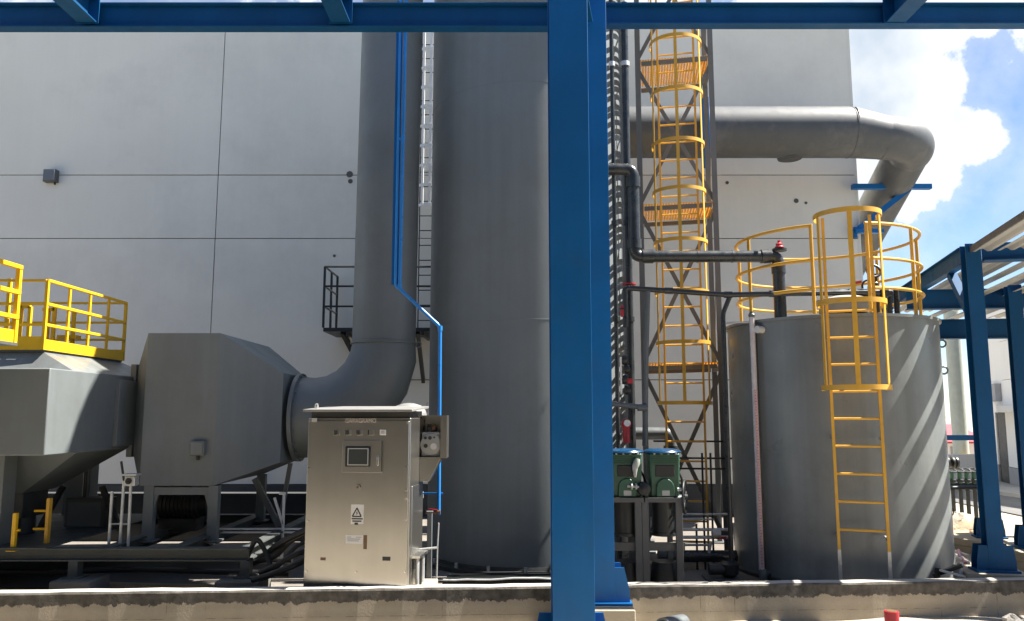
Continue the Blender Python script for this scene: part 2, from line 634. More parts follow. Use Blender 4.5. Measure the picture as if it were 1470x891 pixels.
# ------------------------------------------------------------------ kerb wall
def kerb_y(x):
    return 7.98 + (x + 5.1) * (.62 / 10.6)


def build_kerb():
    bm = MB()
    rnd = random.Random(11)
    n = 120
    rings = []
    for i in range(n + 1):
        x = -13 + 26 * i / n
        y = kerb_y(x)
        j = rnd.uniform(-.006, .006)
        k = rnd.uniform(-.004, .004)
        rings.append([V((x, y + j, -.3)), V((x, y + j, .36)), V((x, y + .012 + j, .38 + k)), V((x, y + .15, .38 + k)), V((x, y + .165, .36)), V((x, y + .165, -.3))])
    bm.loft(rings)
    o = bm.build('concrete_kerb_wall', 'kerb_concrete')
    for p in o.data.polygons: p.use_smooth = False
    tag(o, 'low concrete containment wall with ragged dark mortar coping along its top', 'wall')


build_kerb()
bf = MB()
front = [(x, kerb_y(x) + .162) for x in (-13.5, -9, -5, -1, 2, 5.9)]
poly = [V((x, y, -.1)) for (x, y) in front] + [V((5.9, 15.98, -.1)), V((-13.5, 15.98, -.1))]
bf.prism(poly, (0, 0, .22))
tag(bf.build('bund_floor', 'floor_concrete', smooth=False), kind='structure')


# ------------------------------------------------------------------ the white building
def build_main_building():
    y0 = 16.0
    xr = 7.06
    root = empty('factory_building', (-2, y0 + 2, 0), 'tall white panelled factory building with a dark grey base behind the equipment', 'building')
    b = MB()
    top = 10.5
    b.span(-22, xr - .002, y0 + .03, y0 + 14, -.6, top)
    b.build('wall_core', 'wall_joint', root, smooth=False)
    # precast panels with open joints, one part
    zj = [.74, Z(545, y0), Z(342, y0), Z(251, y0), top]
    xj = [-22, -14.6, -6.05, 1.4, xr]
    b = MB()
    g = .009
    for zi in range(len(zj) - 1):
        for xi in range(len(xj) - 1):
            b.span(xj[xi] + g, xj[xi + 1] - (g if xi < 3 else 0), y0, y0 + .06, zj[zi] + (g if zi else 0), zj[zi + 1] - g)
    b.span(xr - .004, xr + .05, y0 + .0, y0 + 14, .74, top)
    b.build('wall_panels', 'wall_white', root, smooth=False)
    b = MB()
    b.span(-22, xr + .02, y0 - .03, y0 + .05, -.6, .72)
    b.build('wainscot', 'wainscot', root, smooth=False)
    b = MB()
    for i in range(6):
        z = .1 + i * .1
        b.span(-22, xr, y0 - .034, y0 - .028, z, z + .008)
    b.build('mortar_course', 'dark_steel', root, smooth=False)
    # patched hole stains
    for (u, v, r, w) in ((1143, 288, .05, .09), (1157, 291, .03, .05), (1044, 262, .035, .04), (480, 367, .03, .03), (502, 250, .07, .05), (503, 260, .05, .05)):
        p = at(u, v, y0 - .004)
        MB().cyl(p, p + V((0, -.004, 0)), r, n=9).build('patch', 'wall_joint', root)
    return root


build_main_building()


o = MB().span(-16, -1.75, 12.9, 13.1, .11, .86).build('added_low_wall', 'wainscot', bevel=.01)  # added dark wall, covers floor the sun would otherwise light
tag(o, 'low dark wall added behind the skid and filter housing, standing in for shaded floor', 'wall')


def wall_box(u, v, label, s=.26):
    p = at(u, v, 16.0)
    root = empty('junction_box', (p.x, 15.9, p.z - s / 2), label, 'junction box')
    MB().box((p.x, 15.93, p.z), (s, .13, s)).build('box_body', 'steel_grey', root, bevel=.01)
    MB().box((p.x, 15.855, p.z), (s * .86, .02, s * .86)).build('lid', 'tower_grey', root, bevel=.004)
    MB().cyl((p.x + s * .35, 15.93, p.z - s / 2 - .05), (p.x + s * .35, 15.93, p.z - s / 2), .02).build('cable_gland', 'black_iron', root)


wall_box(76, 254, 'small square grey box on the white wall at the far left')


def build_added_workshop():  # unseen building added to darken reflections and block sky behind the viewer
    root = empty('added_workshop', (0, -14, 0), 'plain unseen building added behind the viewer to darken reflections and cut sky light', 'building')
    MB().span(-40, 40, -24, -14, -.2, 8.5).build('wall', 'added_workshop_wall', root, smooth=False)
    for i in range(7):
        MB().span(-30 + i * 9, -27 + i * 9, -14.02, -13.96, .05, 3.2).build('shutter_door', 'far_grey', root, smooth=False)
    MB().span(-40.5, 40.5, -24.5, -13.2, 8.5, 8.8).build('roof', 'steel_grey', root, smooth=False)
    MB().span(-26, 9, -13.2, 3.1, 6.45, 6.55).build('added_awning', 'far_grey', root, smooth=False)  # added overhead so the yard mirrored in the cabinet stays dark
    for x in (-20, -11, -2, 7):
        MB().ibeam((x, -13.2, 6.28), (x, 3.0, 6.28), .2, .3).build('added_awning_beam', 'deep_blue', root)


build_added_workshop()

# ------------------------------------------------------------------ wall platform and white ladder behind the scrubber
def build_wall_platform():
    y1, y0 = 15.95, 14.8
    x0, x1 = X(462, 14.9), X(640, 14.9)
    zt = Z(471, 14.9)
    root = empty('wall_platform', ((x0 + x1) / 2, 15.9, zt), 'black railed steel platform bracketed off the white wall behind the duct', 'platform')
    MB().span(x0, x1, y0, y1, zt - .07, zt).build('deck', 'black_iron', root)
    zr = zt + 1.15

    def rail(pts, name='rail'):
        for h in (1.15, .78, .40):
            b = MB()
            b.tube([V(p) + V((0, 0, h)) for p in pts], .02, 6)
            b.build(name, 'black_iron', root)
    rail([(x0, y1 - .05, zt), (x0, y0, zt), (x1, y0, zt)])
    for (px, py) in ((x0, y0), (x0, (y0 + y1) / 2), (x0, y1 - .06), (x0 + .62, y0), (x0 + 1.2, y0), (x1 - .25, y0)):
        MB().bar((px, py, zt), (px, py, zr), .04, .04).build('railing_post', 'black_iron', root)
    for px in (x0 + .35, x0 + 1.75):
        MB().bar((px, y0 + .05, zt - .08), (px + .3 if px < x0 + 1 else px, y1, zt - .95), .07, .09).build('brace', 'black_iron', root)
        MB().bar((px + .1, y0, zt - .1), (px + .1, y1, zt - .1), .06, .08).build('bearer', 'black_iron', root)


build_wall_platform()


def caged_ladder(name, label, x0, x1, y, z0, z1, rung, hoops, rr, m_lad, m_cage, cat='ladder', group=None, cage_bottom=None, hoop_m=None, nvert=5, feet=False, yaw=0,
                 stile=(.045, .02), verticals=None, vt=(.035, .012), rung_r=.011, ry=0, hh=.05, z_up=None):
    """fixed ladder facing the viewer (stiles at x0 and x1) with a safety cage bulging to -y"""
    xc = (x0 + x1) / 2
    root = empty(name, (xc, y, z0), label, cat, group)
    for x in (x0, x1):
        MB().bar((x, y, z0), (x, y, z1), stile[1], stile[0], (0, 1, 0)).build('stile', m_lad, root)
    z = z0 + rung * .7
    while z < (z_up or z1) - .02:
        MB().cyl((x0, y, z), (x1, y, z), rung_r, n=8).build('rung', m_lad, root)
        z += rung
    a0, a1 = R(180 - 28), R(360 + 28)
    cy = y - rr * math.sin(R(28)) - .02
    cc = V((xc, cy, 0))
    for hz in hoops:
        MB().hoop(cc + V((0, 0, hz)), rr, hh, .008, a0, a1, 28).build('hoop', m_cage, root)
    vs = verticals or [200, 235, 270, 305, 340]
    zb, zt2 = min(hoops), max(hoops)
    for a in vs:
        d = V((math.cos(R(a)), math.sin(R(a)), 0))
        p = cc + d * (rr - vt[1] / 2 - .001)
        b = MB()
        b.bar((p.x, p.y, zb - .02), (p.x, p.y, zt2 + .02), vt[0], vt[1], tuple(d))
        b.build('cage_strip', m_cage, root)
    root.rotation_euler.z = R(yaw)
    return root


zt_ = Z(471, 14.9)
caged_ladder('wall_ladder', 'white caged ladder up the factory wall beside the grey scrubber', X(598, 15.6), X(598, 15.6) + .48, 15.6, zt_ + .02, 9.9, .30,
             [Z(296, 15.3) + i * .4 for i in range(11)], .30, 'dark_steel', 'white_steel', verticals=[215, 240, 270, 325], vt=(.05, .012), hh=.055)


# ------------------------------------------------------------------ scrubber
SCX, SCY, SCR = .22, 11.62, 1.41


def build_scrubber():
    root = empty('scrubber_tower', (SCX, SCY, .12), 'huge smooth grey cylindrical scrubber column rising out of the picture', 'tower')
    b = MB()
    b.lathe([(SCR, 0), (SCR, 3.2), (SCR, 3.205), (SCR, 6.4), (SCR, 9.6)], (SCX, SCY, .20), 96)
    b.build('shell', 'grey_paint', root)
    b = MB()
    b.lathe([(SCR + .16, .0), (SCR + .16, .05), (SCR + .02, .05), (SCR + .01, .09)], (SCX, SCY, .12), 96)
    b.build('base_flange', 'dark_steel', root)
    for zz in (3.3, 6.5):
        MB().lathe([(SCR - .01, -.012), (SCR + .003, -.006), (SCR + .003, .006), (SCR - .01, .012)], (SCX, SCY, zz), 96).build('weld_seam', 'grey_paint', root)
    for a in (215, 232, 250, 268, 286, 304, 322):
        d = V((math.cos(R(a)), math.sin(R(a)), 0))
        p = V((SCX, SCY, 0)) + d * (SCR + .09)
        b = MB()
        b.cyl((p.x, p.y, .17), (p.x, p.y, .23), .022, n=6)
        b.build('anchor_bolt', 'galvanised', root)
    b = MB().lathe([(SCR, 0), (SCR * .75, .35), (.6, .6)], (SCX, SCY, 9.8), 64)
    b.build('top_cone', 'grey_paint', root)
    # unseen duct added high above to cast shade over the left-hand equipment
    c = V((1.15, 10.48, 9.0))
    pts = [V((.30, 10.7, 9.0))] + arc(c, .85, math.pi, 1.5 * math.pi, 10, (1, 0, 0), (0, 1, 0)) + [V((1.9, 9.63, 9.0)), V((2.25, 9.63, 9.3)), V((2.25, 9.63, 11))]
    MB().tube(pts, .73, 36).build('added_shadow_duct', 'duct_paint', root)
    return root


build_scrubber()

# black liner upstand at the scrubber foot
x0, x1 = X(628, 8.62, 820), 1.0
dt = empty('drip_tray', ((x0 + x1) / 2, 9.3, .12), 'shallow black drip tray at the foot of the grey scrubber', 'tray')
MB().span(x0, x1, 8.64, 10.15, .12, .15).build('tray_floor', 'black_iron', dt)
lip = MB().loft([[V((x0, 8.60, .12)), V((x1, 8.70, .12)), V((x1, 8.72, .12)), V((x0, 8.62, .12))],
                 [V((x0 + .06, 8.60, .375)), V((x1, 8.70, .385)), V((x1, 8.72, .385)), V((x0 + .06, 8.62, .375))]]).build('front_lip', 'black_iron', dt)
b = MB()
rnd = random.Random(4)
pts = [V((x0 + .06 + (x1 - x0 - .06) * i / 14, 8.605 + .10 * i / 14, .383 + rnd.uniform(-.006, .010))) for i in range(15)]
b.tube(pts, .011, 8).build('lip_edge', 'galvanised', lip)


# ------------------------------------------------------------------ vertical duct with mitred elbow
DY = 10.8
DXC = X(549, DY)


def build_duct():
    root = empty('exhaust_duct', (DXC, DY, 0), 'tall grey round exhaust duct curving down from the sky into the filter housing', 'duct')
    r0, r1 = .425, .53
    ze = Z(495, DY)
    zc = E - .03
    xf = X(428, DY)
    rb = ze - zc
    b = MB()
    b.tube([(DXC + .04, DY, 9.6), (DXC, DY, ze)], r0, 48, caps=True)
    b.build('vertical_pipe', 'duct_paint', root)
    pts, rad = [], []
    k = 5
    cx = DXC - rb
    pts.append(V((DXC, DY, ze))); rad.append(r0)
    for i in range(k):
        a = (i + .5) / k * math.pi / 2
        rr_ = rb / math.cos(math.pi / 4 / k)
        pts.append(V((cx + rr_ * math.cos(a), DY, ze - rr_ * math.sin(a)))); rad.append((r0 + (r1 - r0) * (i + .5) / k) * 1.01)
    pts.append(V((cx, DY, zc))); rad.append(r1)
    pts.append(V((xf, DY, zc))); rad.append(r1)
    b = MB()
    b.tube(pts, r0, 48, radii=rad)
    o = b.build('elbow', 'duct_paint', root)
    b = MB().lathe([(r0 - .01, -.02), (r0 + .022, -.012), (r0 + .022, .012), (r0 - .01, .02)], (DXC, DY, ze + .02), 48)
    b.build('weld_band', 'duct_paint', root)
    b = MB().lathe([(r1, -.025), (r1 + .052, -.025), (r1 + .052, .025), (r1, .025)], (xf + .03, DY, zc), 48, 'X')
    fl = b.build('flange', 'duct_paint', root)
    for i in range(20):
        a = 2 * math.pi * i / 20
        q = V((xf + .06, DY + (r1 + .03) * math.cos(a), zc + (r1 + .03) * math.sin(a)))
        MB().cyl(q, q + V((.025, 0, 0)), .010, n=6).build('bolt', 'duct_paint', fl)
    # eyelet at the weld
    p = V((DXC + r0 + .02, DY - .05, ze))
    MB().tube(arc(p + V((.03, 0, 0)), .035, 0, 2 * math.pi * .95, 12, (1, 0, 0), (0, 0, 1)), .01, 6).build('eyelet', 'duct_paint', root)
    return xf, zc


XF, ZC = build_duct()


# ------------------------------------------------------------------ filter housing
def rect_yz(x, y0, y1, z0, z1, ch=0):
    if not ch:
        return [V((x, y0, z0)), V((x, y1, z0)), V((x, y1, z1)), V((x, y0, z1))]
    return [V((x, y0 + ch, z0)), V((x, y1 - ch, z0)), V((x, y1, z0 + ch)), V((x, y1, z1 - ch)), V((x, y1 - ch, z1)), V((x, y0 + ch, z1)), V((x, y0, z1 - ch)), V((x, y0, z0 + ch))]


def build_filter():
    yf, yb = 9.8, 11.8
    xa, xb = X(213, yf, 480), X(316, yf, 480)
    zt, zb = Z(478, yf), Z(697, yf)
    root = empty('filter_housing', ((xa + xb) / 2, DY, .6), 'big grey faceted filter housing tapering towards the round duct', 'filter housing')
    b = MB().loft([rect_yz(xa, yf, yb, zb, zt), rect_yz(xb, yf, yb, zb, zt)])
    b.build('casing', 'grey_paint', root)
    h = .56
    b = MB().loft([rect_yz(xb + .001, yf, yb, zb, zt), rect_yz(XF - .06, DY - h, DY + h, ZC - h, ZC + h)])
    b.build('outlet_cone', 'grey_paint', root)
    b = MB().loft([rect_yz(xa - .30, yf + .42, yb - .2, zb + .38, zt - .42), rect_yz(xa - .001, yf, yb, zb, zt)])
    b.build('inlet_cone', 'grey_paint', root)
    b = MB().span(xa - .36, xa - .29, yf + .36, yb - .1, zb + .32, zt - .36)
    b.build('inlet_flange', 'duct_paint', root, bevel=.005)
    p = at(286, 643, yf)
    jb = MB().box((p.x, yf - .035, p.z), (.17, .08, .17)).build('terminal_box', 'grey_paint', root, bevel=.008)
    MB().box((p.x, yf - .08, p.z), (.14, .012, .14)).build('cover', 'grey_paint', jb, bevel=.003)
    b = MB().box((p.x + .0, yf - .03, p.z - .11), (.03, .03, .06)).build('gland', 'black_iron', jb)
    # legs
    for u in (211, 304):
        for y in (yf + .06, yb - .1):
            x = X(u, yf, 740)
            MB().span(x - .06, x + .06, y - .05, y + .05, .6, zb).build('leg', 'grey_paint', root, bevel=.004)
            MB().span(x - .1, x + .1, y - .1, y + .1, .585, .6).build('foot_plate', 'grey_paint', root)
    b = MB()
    xl, xr_ = X(211, yf, 740), X(304, yf, 740)
    b.span(xl + .06, xr_ - .06, yf + .02, yf + .10, zb - .11, zb - .02)
    b.build('crossbar', 'grey_paint', root)
    for s in (1, -1):
        bx = xl + .06 if s > 0 else xr_ - .06
        MB().prism([(bx, yf + .01, zb), (bx + s * .28, yf + .01, zb), (bx + s * .28, yf + .01, zb - .14), (bx + s * .16, yf + .01, zb - .14)] if False else
                   [(bx, yf + .03, zb - .28), (bx + s * .05, yf + .03, zb - .11), (bx, yf + .03, zb - .11)], (0, .03, 0)).build('gusset', 'grey_paint', root)
    # diagonal braces at the back right
    MB().bar((xb + .5, 10.9, .62), (xb + .15, 10.9, zb), .07, .07).build('brace', 'duct_paint', root)
    MB().bar((xb + .5, 10.9, .62), (xb + .62, 10.9, zb + .2), .05, .05).build('brace', 'duct_paint', root)
    return xa, xb, zb


XA, XB, ZB = build_filter()


# ------------------------------------------------------------------ bag filter box at the left: duct box, hood, platform with railing, hopper
def build_dust_collector():
    xr = -4.80
    xl = -9.0
    yn, yf = 8.34, 12.2
    zt, zb = E + .485, E - .415
    root = empty('dust_collector', (-6.4, 10.2, .6), 'grey dust collector with a yellow railed platform on top and a hopper below', 'dust collector')
    MB().loft([rect_yz(xl, yn, yf, zb, zt), rect_yz(xr, yn, yf, zb, zt)]).build('plenum', 'duct_paint', root, bevel=.012)
    MB().span(xr - .002, xr + .05, yn + 1.4, yf - .3, zb + .04, zt - .06).build('outlet_flange', 'duct_paint', root, bevel=.005)
    # sloping hood under the platform
    zh = Z(502, 9.0)
    b = MB().loft([[V((xl, 8.9, zt)), V((xr - .06, 8.9, zt)), V((xr - .06, 11.2, zt)), V((xl, 11.2, zt))],
                   [V((xl, 9.02, zh - .021)), V((-5.28, 9.02, zh - .021)), V((-5.28, 10.8, zh - .021)), V((xl, 10.8, zh - .021))]])
    b.build('hood', 'tank_paint', root, bevel=.006)
    # platform deck and railing
    MB().span(xl, -5.27, 8.98, 10.82, zh - .02, zh + .01).build('deck', 'steel_grey', root)
    zr0, zr1 = zh + .0, Z(402, 8.95)
    H = zr1 - zr0
    rail = MB()
    x = -5.26
    ya, yb = 8.97, 10.83
    for h in (H, H * .66, H * .36):
        rail.bar((x, ya, zr0 + h), (x, yb, zr0 + h), .034, .034)
    rr = rail.build('side_railing', 'yellow_paint', root, bevel=.004)
    MB().bar((x, ya, zr0 + .06), (x, yb, zr0 + .06), .012, .12).build('toe_board', 'yellow_paint', rr)
    for i in range(5):
        y = ya + (yb - ya) * i / 4
        MB().bar((x - .005, y, zr0), (x - .005, y, zr1), .034 if i in (0, 4) else .024, .034, (0, 1, 0)).build('baluster', 'yellow_paint', rr)
    for (nm, y, xe) in (('front_railing', ya, xl), ('rear_railing', yb, xl)):
        q = MB()
        for h in (H, H * .66, H * .36):
            q.bar((x - .02, y, zr0 + h), (xe, y, zr0 + h), .028, .028)
        f = q.build(nm, 'yellow_paint', root)
        MB().bar((x - .02, y, zr0 + .075), (xe, y, zr0 + .075), .012, .15).build('toe_board', 'yellow_paint', f)
        for i in range(1, 4):
            MB().bar((x - i * 1.1, y, zr0), (x - i * 1.1, y, zr1), .035, .035, (0, 1, 0)).build('baluster', 'yellow_paint', f)
    # the nearer railing whose end just enters the picture
    q = MB()
    xn = -5.19
    ze0, ze1 = Z(491, 8.34), Z(384, 8.34)
    for h in (1, .66, .33):
        q.bar((xn, 8.34, ze0 + (ze1 - ze0) * h), (xn, 7.5, ze0 + (ze1 - ze0) * h), .05, .045)
    nr = q.build('landing_railing', 'yellow_paint', root, bevel=.004)
    MB().bar((xn, 8.34, ze0 + .06), (xn, 7.5, ze0 + .06), .012, .13).build('toe_board', 'yellow_paint', nr)
    for y in (8.32, 7.9, 7.52):
        MB().bar((xn - .003, y, ze0 - .01), (xn - .003, y, ze1), .045, .045, (0, 1, 0)).build('baluster', 'yellow_paint', nr)
    MB().span(-7.5, xn + .04, 7.5, 8.32, ze0 - .04, ze0 - .01).build('landing_deck', 'steel_grey', root)
    MB().bar((-5.35, 7.7, ze0 - .04), (-5.35, 8.33, ze0 - .6), .06, .06).build('landing_brace', 'steel_grey', root)
    # ladder grab posts and inner guard seen through the railing
    for (u, v0, v1, yy) in ((31, 437, 500, 9.9), (44, 440, 505, 9.9), (70, 443, 504, 10.3), (79, 440, 506, 10.3), (107, 445, 512, 10.6), (15, 400, 500, 9.9)):
        pt, pb = at(u, v0, yy), at(u, v1, yy)
        MB().bar((pt.x, yy, zr0), (pt.x, yy, pt.z), .04, .04, (0, 1, 0)).build('grab_post', 'yellow_paint', root)
    a, c = at(31, 440, 9.9), at(44, 440, 9.9)
    MB().bar((a.x, 9.9, a.z), (c.x, 9.9, a.z), .04, .04).build('grab_rail', 'yellow_paint', root)
    a, c = at(62, 444, 10.3), at(79, 444, 10.3)
    MB().bar((a.x, 10.3, a.z), (c.x, 10.3, a.z), .04, .04).build('grab_rail', 'yellow_paint', root)
    a, c = at(85, 484, 10.6), at(113, 484, 10.6)
    MB().bar((a.x, 10.6, a.z), (c.x, 10.6, a.z), .12, .05).build('grab_rail', 'yellow_paint', root)
    # hopper
    zt2 = zb - .001
    zmid = Z(708, 9.6)
    b = MB().loft([[V((-6.4, 9.6, zmid)), V((-5.75, 9.6, zmid)), V((-5.75, 10.3, zmid)), V((-6.4, 10.3, zmid))],
                   [V((-6.7, 9.3, zt2)), V((-4.97, 9.3, zt2)), V((-4.97, 10.55, zt2)), V((-6.7, 10.55, zt2))]])
    b.build('hopper', 'duct_paint', root)
    MB().span(-6.3, -5.78, 9.68, 10.2, zmid - .3, zmid - .002).build('discharge_valve', 'dark_steel', root, bevel=.01)
    MB().cyl((-5.95, 9.95, .62), (-5.95, 9.95, zmid - .3), .16).build('discharge_pipe', 'dark_steel', root)
    for (lx, ly) in ((-5.80, 9.12), (-4.95, 11.9), (-6.28, 11.9)):
        MB().span(lx - .19, lx + .19, ly - .12, ly + .12, .6, zt2).build('leg', 'duct_paint', root, bevel=.006)
    for s in (-1, 1):
        MB().bar((-5.52 + s * .25, 10.5, zmid), (-5.52 + s * .52, 10.5, .62), .06, .06).build('brace', 'dark_steel', root)
    return root


build_dust_collector()


def build_skid():
    root = empty('skid_frame', (-5.2, 9.6, .45), 'long grey steel skid beam under the filter, raised on concrete blocks', 'frame')
    zt = Z(786, 8.95)
    zb = Z(804, 8.95)
    xl, xr = -9.5, X(366, 8.95)
    MB().ibeam((xl, 8.95, (zt + zb) / 2), (xr, 8.95, (zt + zb) / 2), .14, zt - zb).build('front_beam', 'skid_paint', root)
    MB().ibeam((xl, 11.9, (zt + zb) / 2), (xr, 11.9, (zt + zb) / 2), .14, zt - zb).build('rear_beam', 'skid_paint', root)
    for x in (xl + .1, -6.28, XA + .05, XB - .08, xr - .05):
        MB().ibeam((x, 9.03, (zt + zb) / 2), (x, 11.82, (zt + zb) / 2), .14, zt - zb).build('cross_beam', 'skid_paint', root)
    for u in (106, 352):
        x = X(u, 8.9, 810)
        MB().span(x - .05, x + .05, 8.88, 9.0, .36, zb).build('stub_leg', 'skid_paint', root)
        MB().span(x - .1, x + .1, 8.83, 9.05, .345, .36).build('foot_plate', 'skid_paint', root)
    # chequer deck plate over the left half
    MB().span(xl, -5.0, 8.86, 11.8, zt + .001, zt + .012).build('deck_plate', 'skid_paint', root)


build_skid()
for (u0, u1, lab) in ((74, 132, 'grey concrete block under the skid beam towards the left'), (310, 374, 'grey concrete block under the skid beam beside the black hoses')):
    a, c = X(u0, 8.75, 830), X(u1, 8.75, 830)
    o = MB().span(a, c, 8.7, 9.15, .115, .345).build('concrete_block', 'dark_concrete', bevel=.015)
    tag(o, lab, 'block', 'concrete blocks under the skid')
# pale rubble and a timber batten on the floor below the beam
for i, (u, v, y, s) in enumerate(((395, 823, 8.7, .04), (408, 815, 8.75, .045), (392, 800, 8.9, .05))):
    p = at(u, v, y)
    b = MB(); b.lathe([(s * .4, -.0), (s, s * .35), (s * .85, s * .9), (s * .3, s * 1.2)], (p.x, y, .12), 7)
    tag(b.build('loose_stone', 'stone'), ['pale loose stone among the black hoses nearest the kerb', 'pale loose stone between two black hoses', 'pale loose stone beside the concrete block and hoses'][i], 'stone', 'loose stones by the hoses')
b = MB().bar((X(130, 9.6, 812), 9.6, .14), (X(330, 9.4, 808), 9.4, .14), .14, .035)
tag(b.build('timber_plank', 'sand', bevel=.004), 'pale plank lying on the floor beneath the skid beam', 'plank')
b = MB().cyl((X(8, 8.6, 805), 8.6, .40), (X(-60, 8.6, 805), 8.6, .40), .03)


def under_clutter():
    p = at(126, 757, 10.6)
    r = empty('motor_box', (p.x, 10.6, .62), 'blue-grey motor starter box in the shade behind the short yellow ladder', 'box')
    MB().span(p.x - .26, p.x + .26, 10.5, 10.8, .62, 1.02).build('enclosure', 'steel_grey', r, bevel=.012)
    MB().span(p.x - .21, p.x + .21, 10.485, 10.499, .67, .97).build('cover', 'tower_grey', r, bevel=.004)
    MB().cyl((p.x - .1, 10.65, 1.02), (p.x - .1, 10.65, 1.35), .025, n=10).build('conduit', 'black_iron', r)
    x = X(262, 10.7, 760)
    f = empty('fan_motor', (x, 10.7, .6), 'dark finned fan motor standing between the legs of the filter housing', 'motor')
    b = MB().cyl((x - .28, 10.7, .92), (x + .24, 10.7, .92), .17, n=28).build('stator', 'dark_steel', f)
    for i in range(9):
        MB().lathe([(.165, -.006), (.195, -.006), (.195, .006), (.165, .006)], (x - .22 + i * .05, 10.7, .92), 28, 'X').build('cooling_fin', 'dark_steel', b)
    MB().cyl((x + .24, 10.7, .92), (x + .34, 10.7, .92), .15, n=28).build('fan_cowl', 'black_iron', f)
    MB().span(x - .14, x + .06, 10.6, 10.8, 1.08, 1.2).build('terminal_box', 'dark_steel', f, bevel=.008)
    MB().span(x - .26, x + .22, 10.55, 10.85, .6, .76).build('foot', 'dark_steel', f, bevel=.006)
    for k, (z, lab) in enumerate(((.34, 'lower dark conduit running along the floor under the skid beam'), (.47, 'upper dark conduit running along behind the skid beam'))):
        pts = [V((-8.5, 9.35 + k * .12, z)), V((-5.2, 9.35 + k * .12, z - .02)), V((-4.3, 9.4 + k * .1, z + .01)), V((-2.5, 9.3 + k * .1, z - .03))]
        tag(MB().tube(fillet(pts, .3), .035, 10).build('floor_conduit', 'rubber'), lab, 'conduit')


under_clutter()


def yellow_step_ladder():
    y = 9.2
    root = empty('short_ladder', (X(60, y), y, .62), 'short yellow ladder with two rungs standing under the hopper', 'ladder')
    x = X(69, y, 750)
    z1, z0 = Z(715, y), .64
    MB().bar((x, y, z0), (x, y, z1), .035, .06, (0, 1, 0)).build('stile', 'amber_paint', root)
    for v in (733, 759):
        z = Z(v, y)
        MB().cyl((x, y, z), (x - .16, y, z), .014, n=8).build('rung', 'yellow_paint', root)
    MB().span(x - .05, x + .07, y - .05, y + .05, .622, .64).build('foot', 'amber_paint', root)


yellow_step_ladder()


def yellow_bollard():
    y = 8.93
    x = X(21, y, 760)
    root = empty('guard_post', (x, y, .62), 'slim yellow post with a short side peg at the far left', 'post')
    MB().bar((x, y, .62), (x, y, Z(736, y)), .04, .05, (0, 1, 0)).build('shaft', 'yellow_paint', root, bevel=.004)
    MB().cyl((x, y, Z(761, y)), (x + .06, y, Z(761, y)), .012, n=8).build('peg', 'yellow_paint', root)
    MB().span(x - .05, x + .05, y - .05, y + .05, .622, .632).build('base_plate', 'yellow_paint', root)


yellow_bollard()


def instrument_stand():
    y = 9.25
    root = empty('instrument_stand', (X(175, y), y, .62), 'thin galvanised instrument stand with a small box, left of the filter housing', 'stand')
    for (ua, va, ub, vb) in ((161, 705, 156, 783), (178, 690, 172, 782), (188, 695, 184, 780)):
        a, c = at(ua, va, y), at(ub, vb, y)
        MB().cyl((c.x, y, .62), (a.x, y, a.z), .017, n=8).build('leg', 'galvanised', root)
    a, c = at(158, 752, y), at(186, 752, y)
    MB().cyl((a.x, y, a.z), (c.x, y, a.z), .01, n=8).build('tie_bar', 'galvanised', root)
    p = at(189, 690, y)
    bx = MB().box((p.x, y, p.z), (.12, .1, .11)).build('gauge_box', 'galvanised', root, bevel=.006)
    MB().cyl((p.x - .01, y - .05, p.z), (p.x - .01, y - .065, p.z), .035).build('dial', 'screen_bezel', bx)
    MB().box((p.x, y, p.z + .07), (.16, .14, .02)).build('hood', 'galvanised', root)
    a = at(174, 662, y)
    MB().cyl((X(178, y, 690), y, Z(690, y)), (a.x, y, a.z), .014, n=8).build('riser', 'black_iron', root)


instrument_stand()


def angle_bracket():
    y = 10.2
    root = empty('pipe_bracket', (X(407, y), y, .5), 'white angled pipe bracket standing left of the steel cabinet', 'bracket')
    a, c, d, e = at(408, 708, y), at(406, 765, y), at(394, 714, y), at(406, 752, y)
    MB().bar((a.x, y, a.z), (c.x, y, .12), .028, .028, (0, 1, 0)).build('upright', 'white_steel', root)
    MB().bar((d.x, y, d.z), (e.x, y, e.z), .028, .028, (0, 1, 0)).build('strut', 'white_steel', root)
    MB().box((a.x - .02, y, a.z), (.08, .04, .03)).build('clip', 'white_steel', root)
    for v, r in ((760, .012), (765, .012)):
        b = MB()
        z = Z(v, y)
        b.cyl((X(318, y), y + .06, z), (X(440, y), y + .06, z), r, n=8)
        b.build('pipe', 'white_steel', root)


angle_bracket()


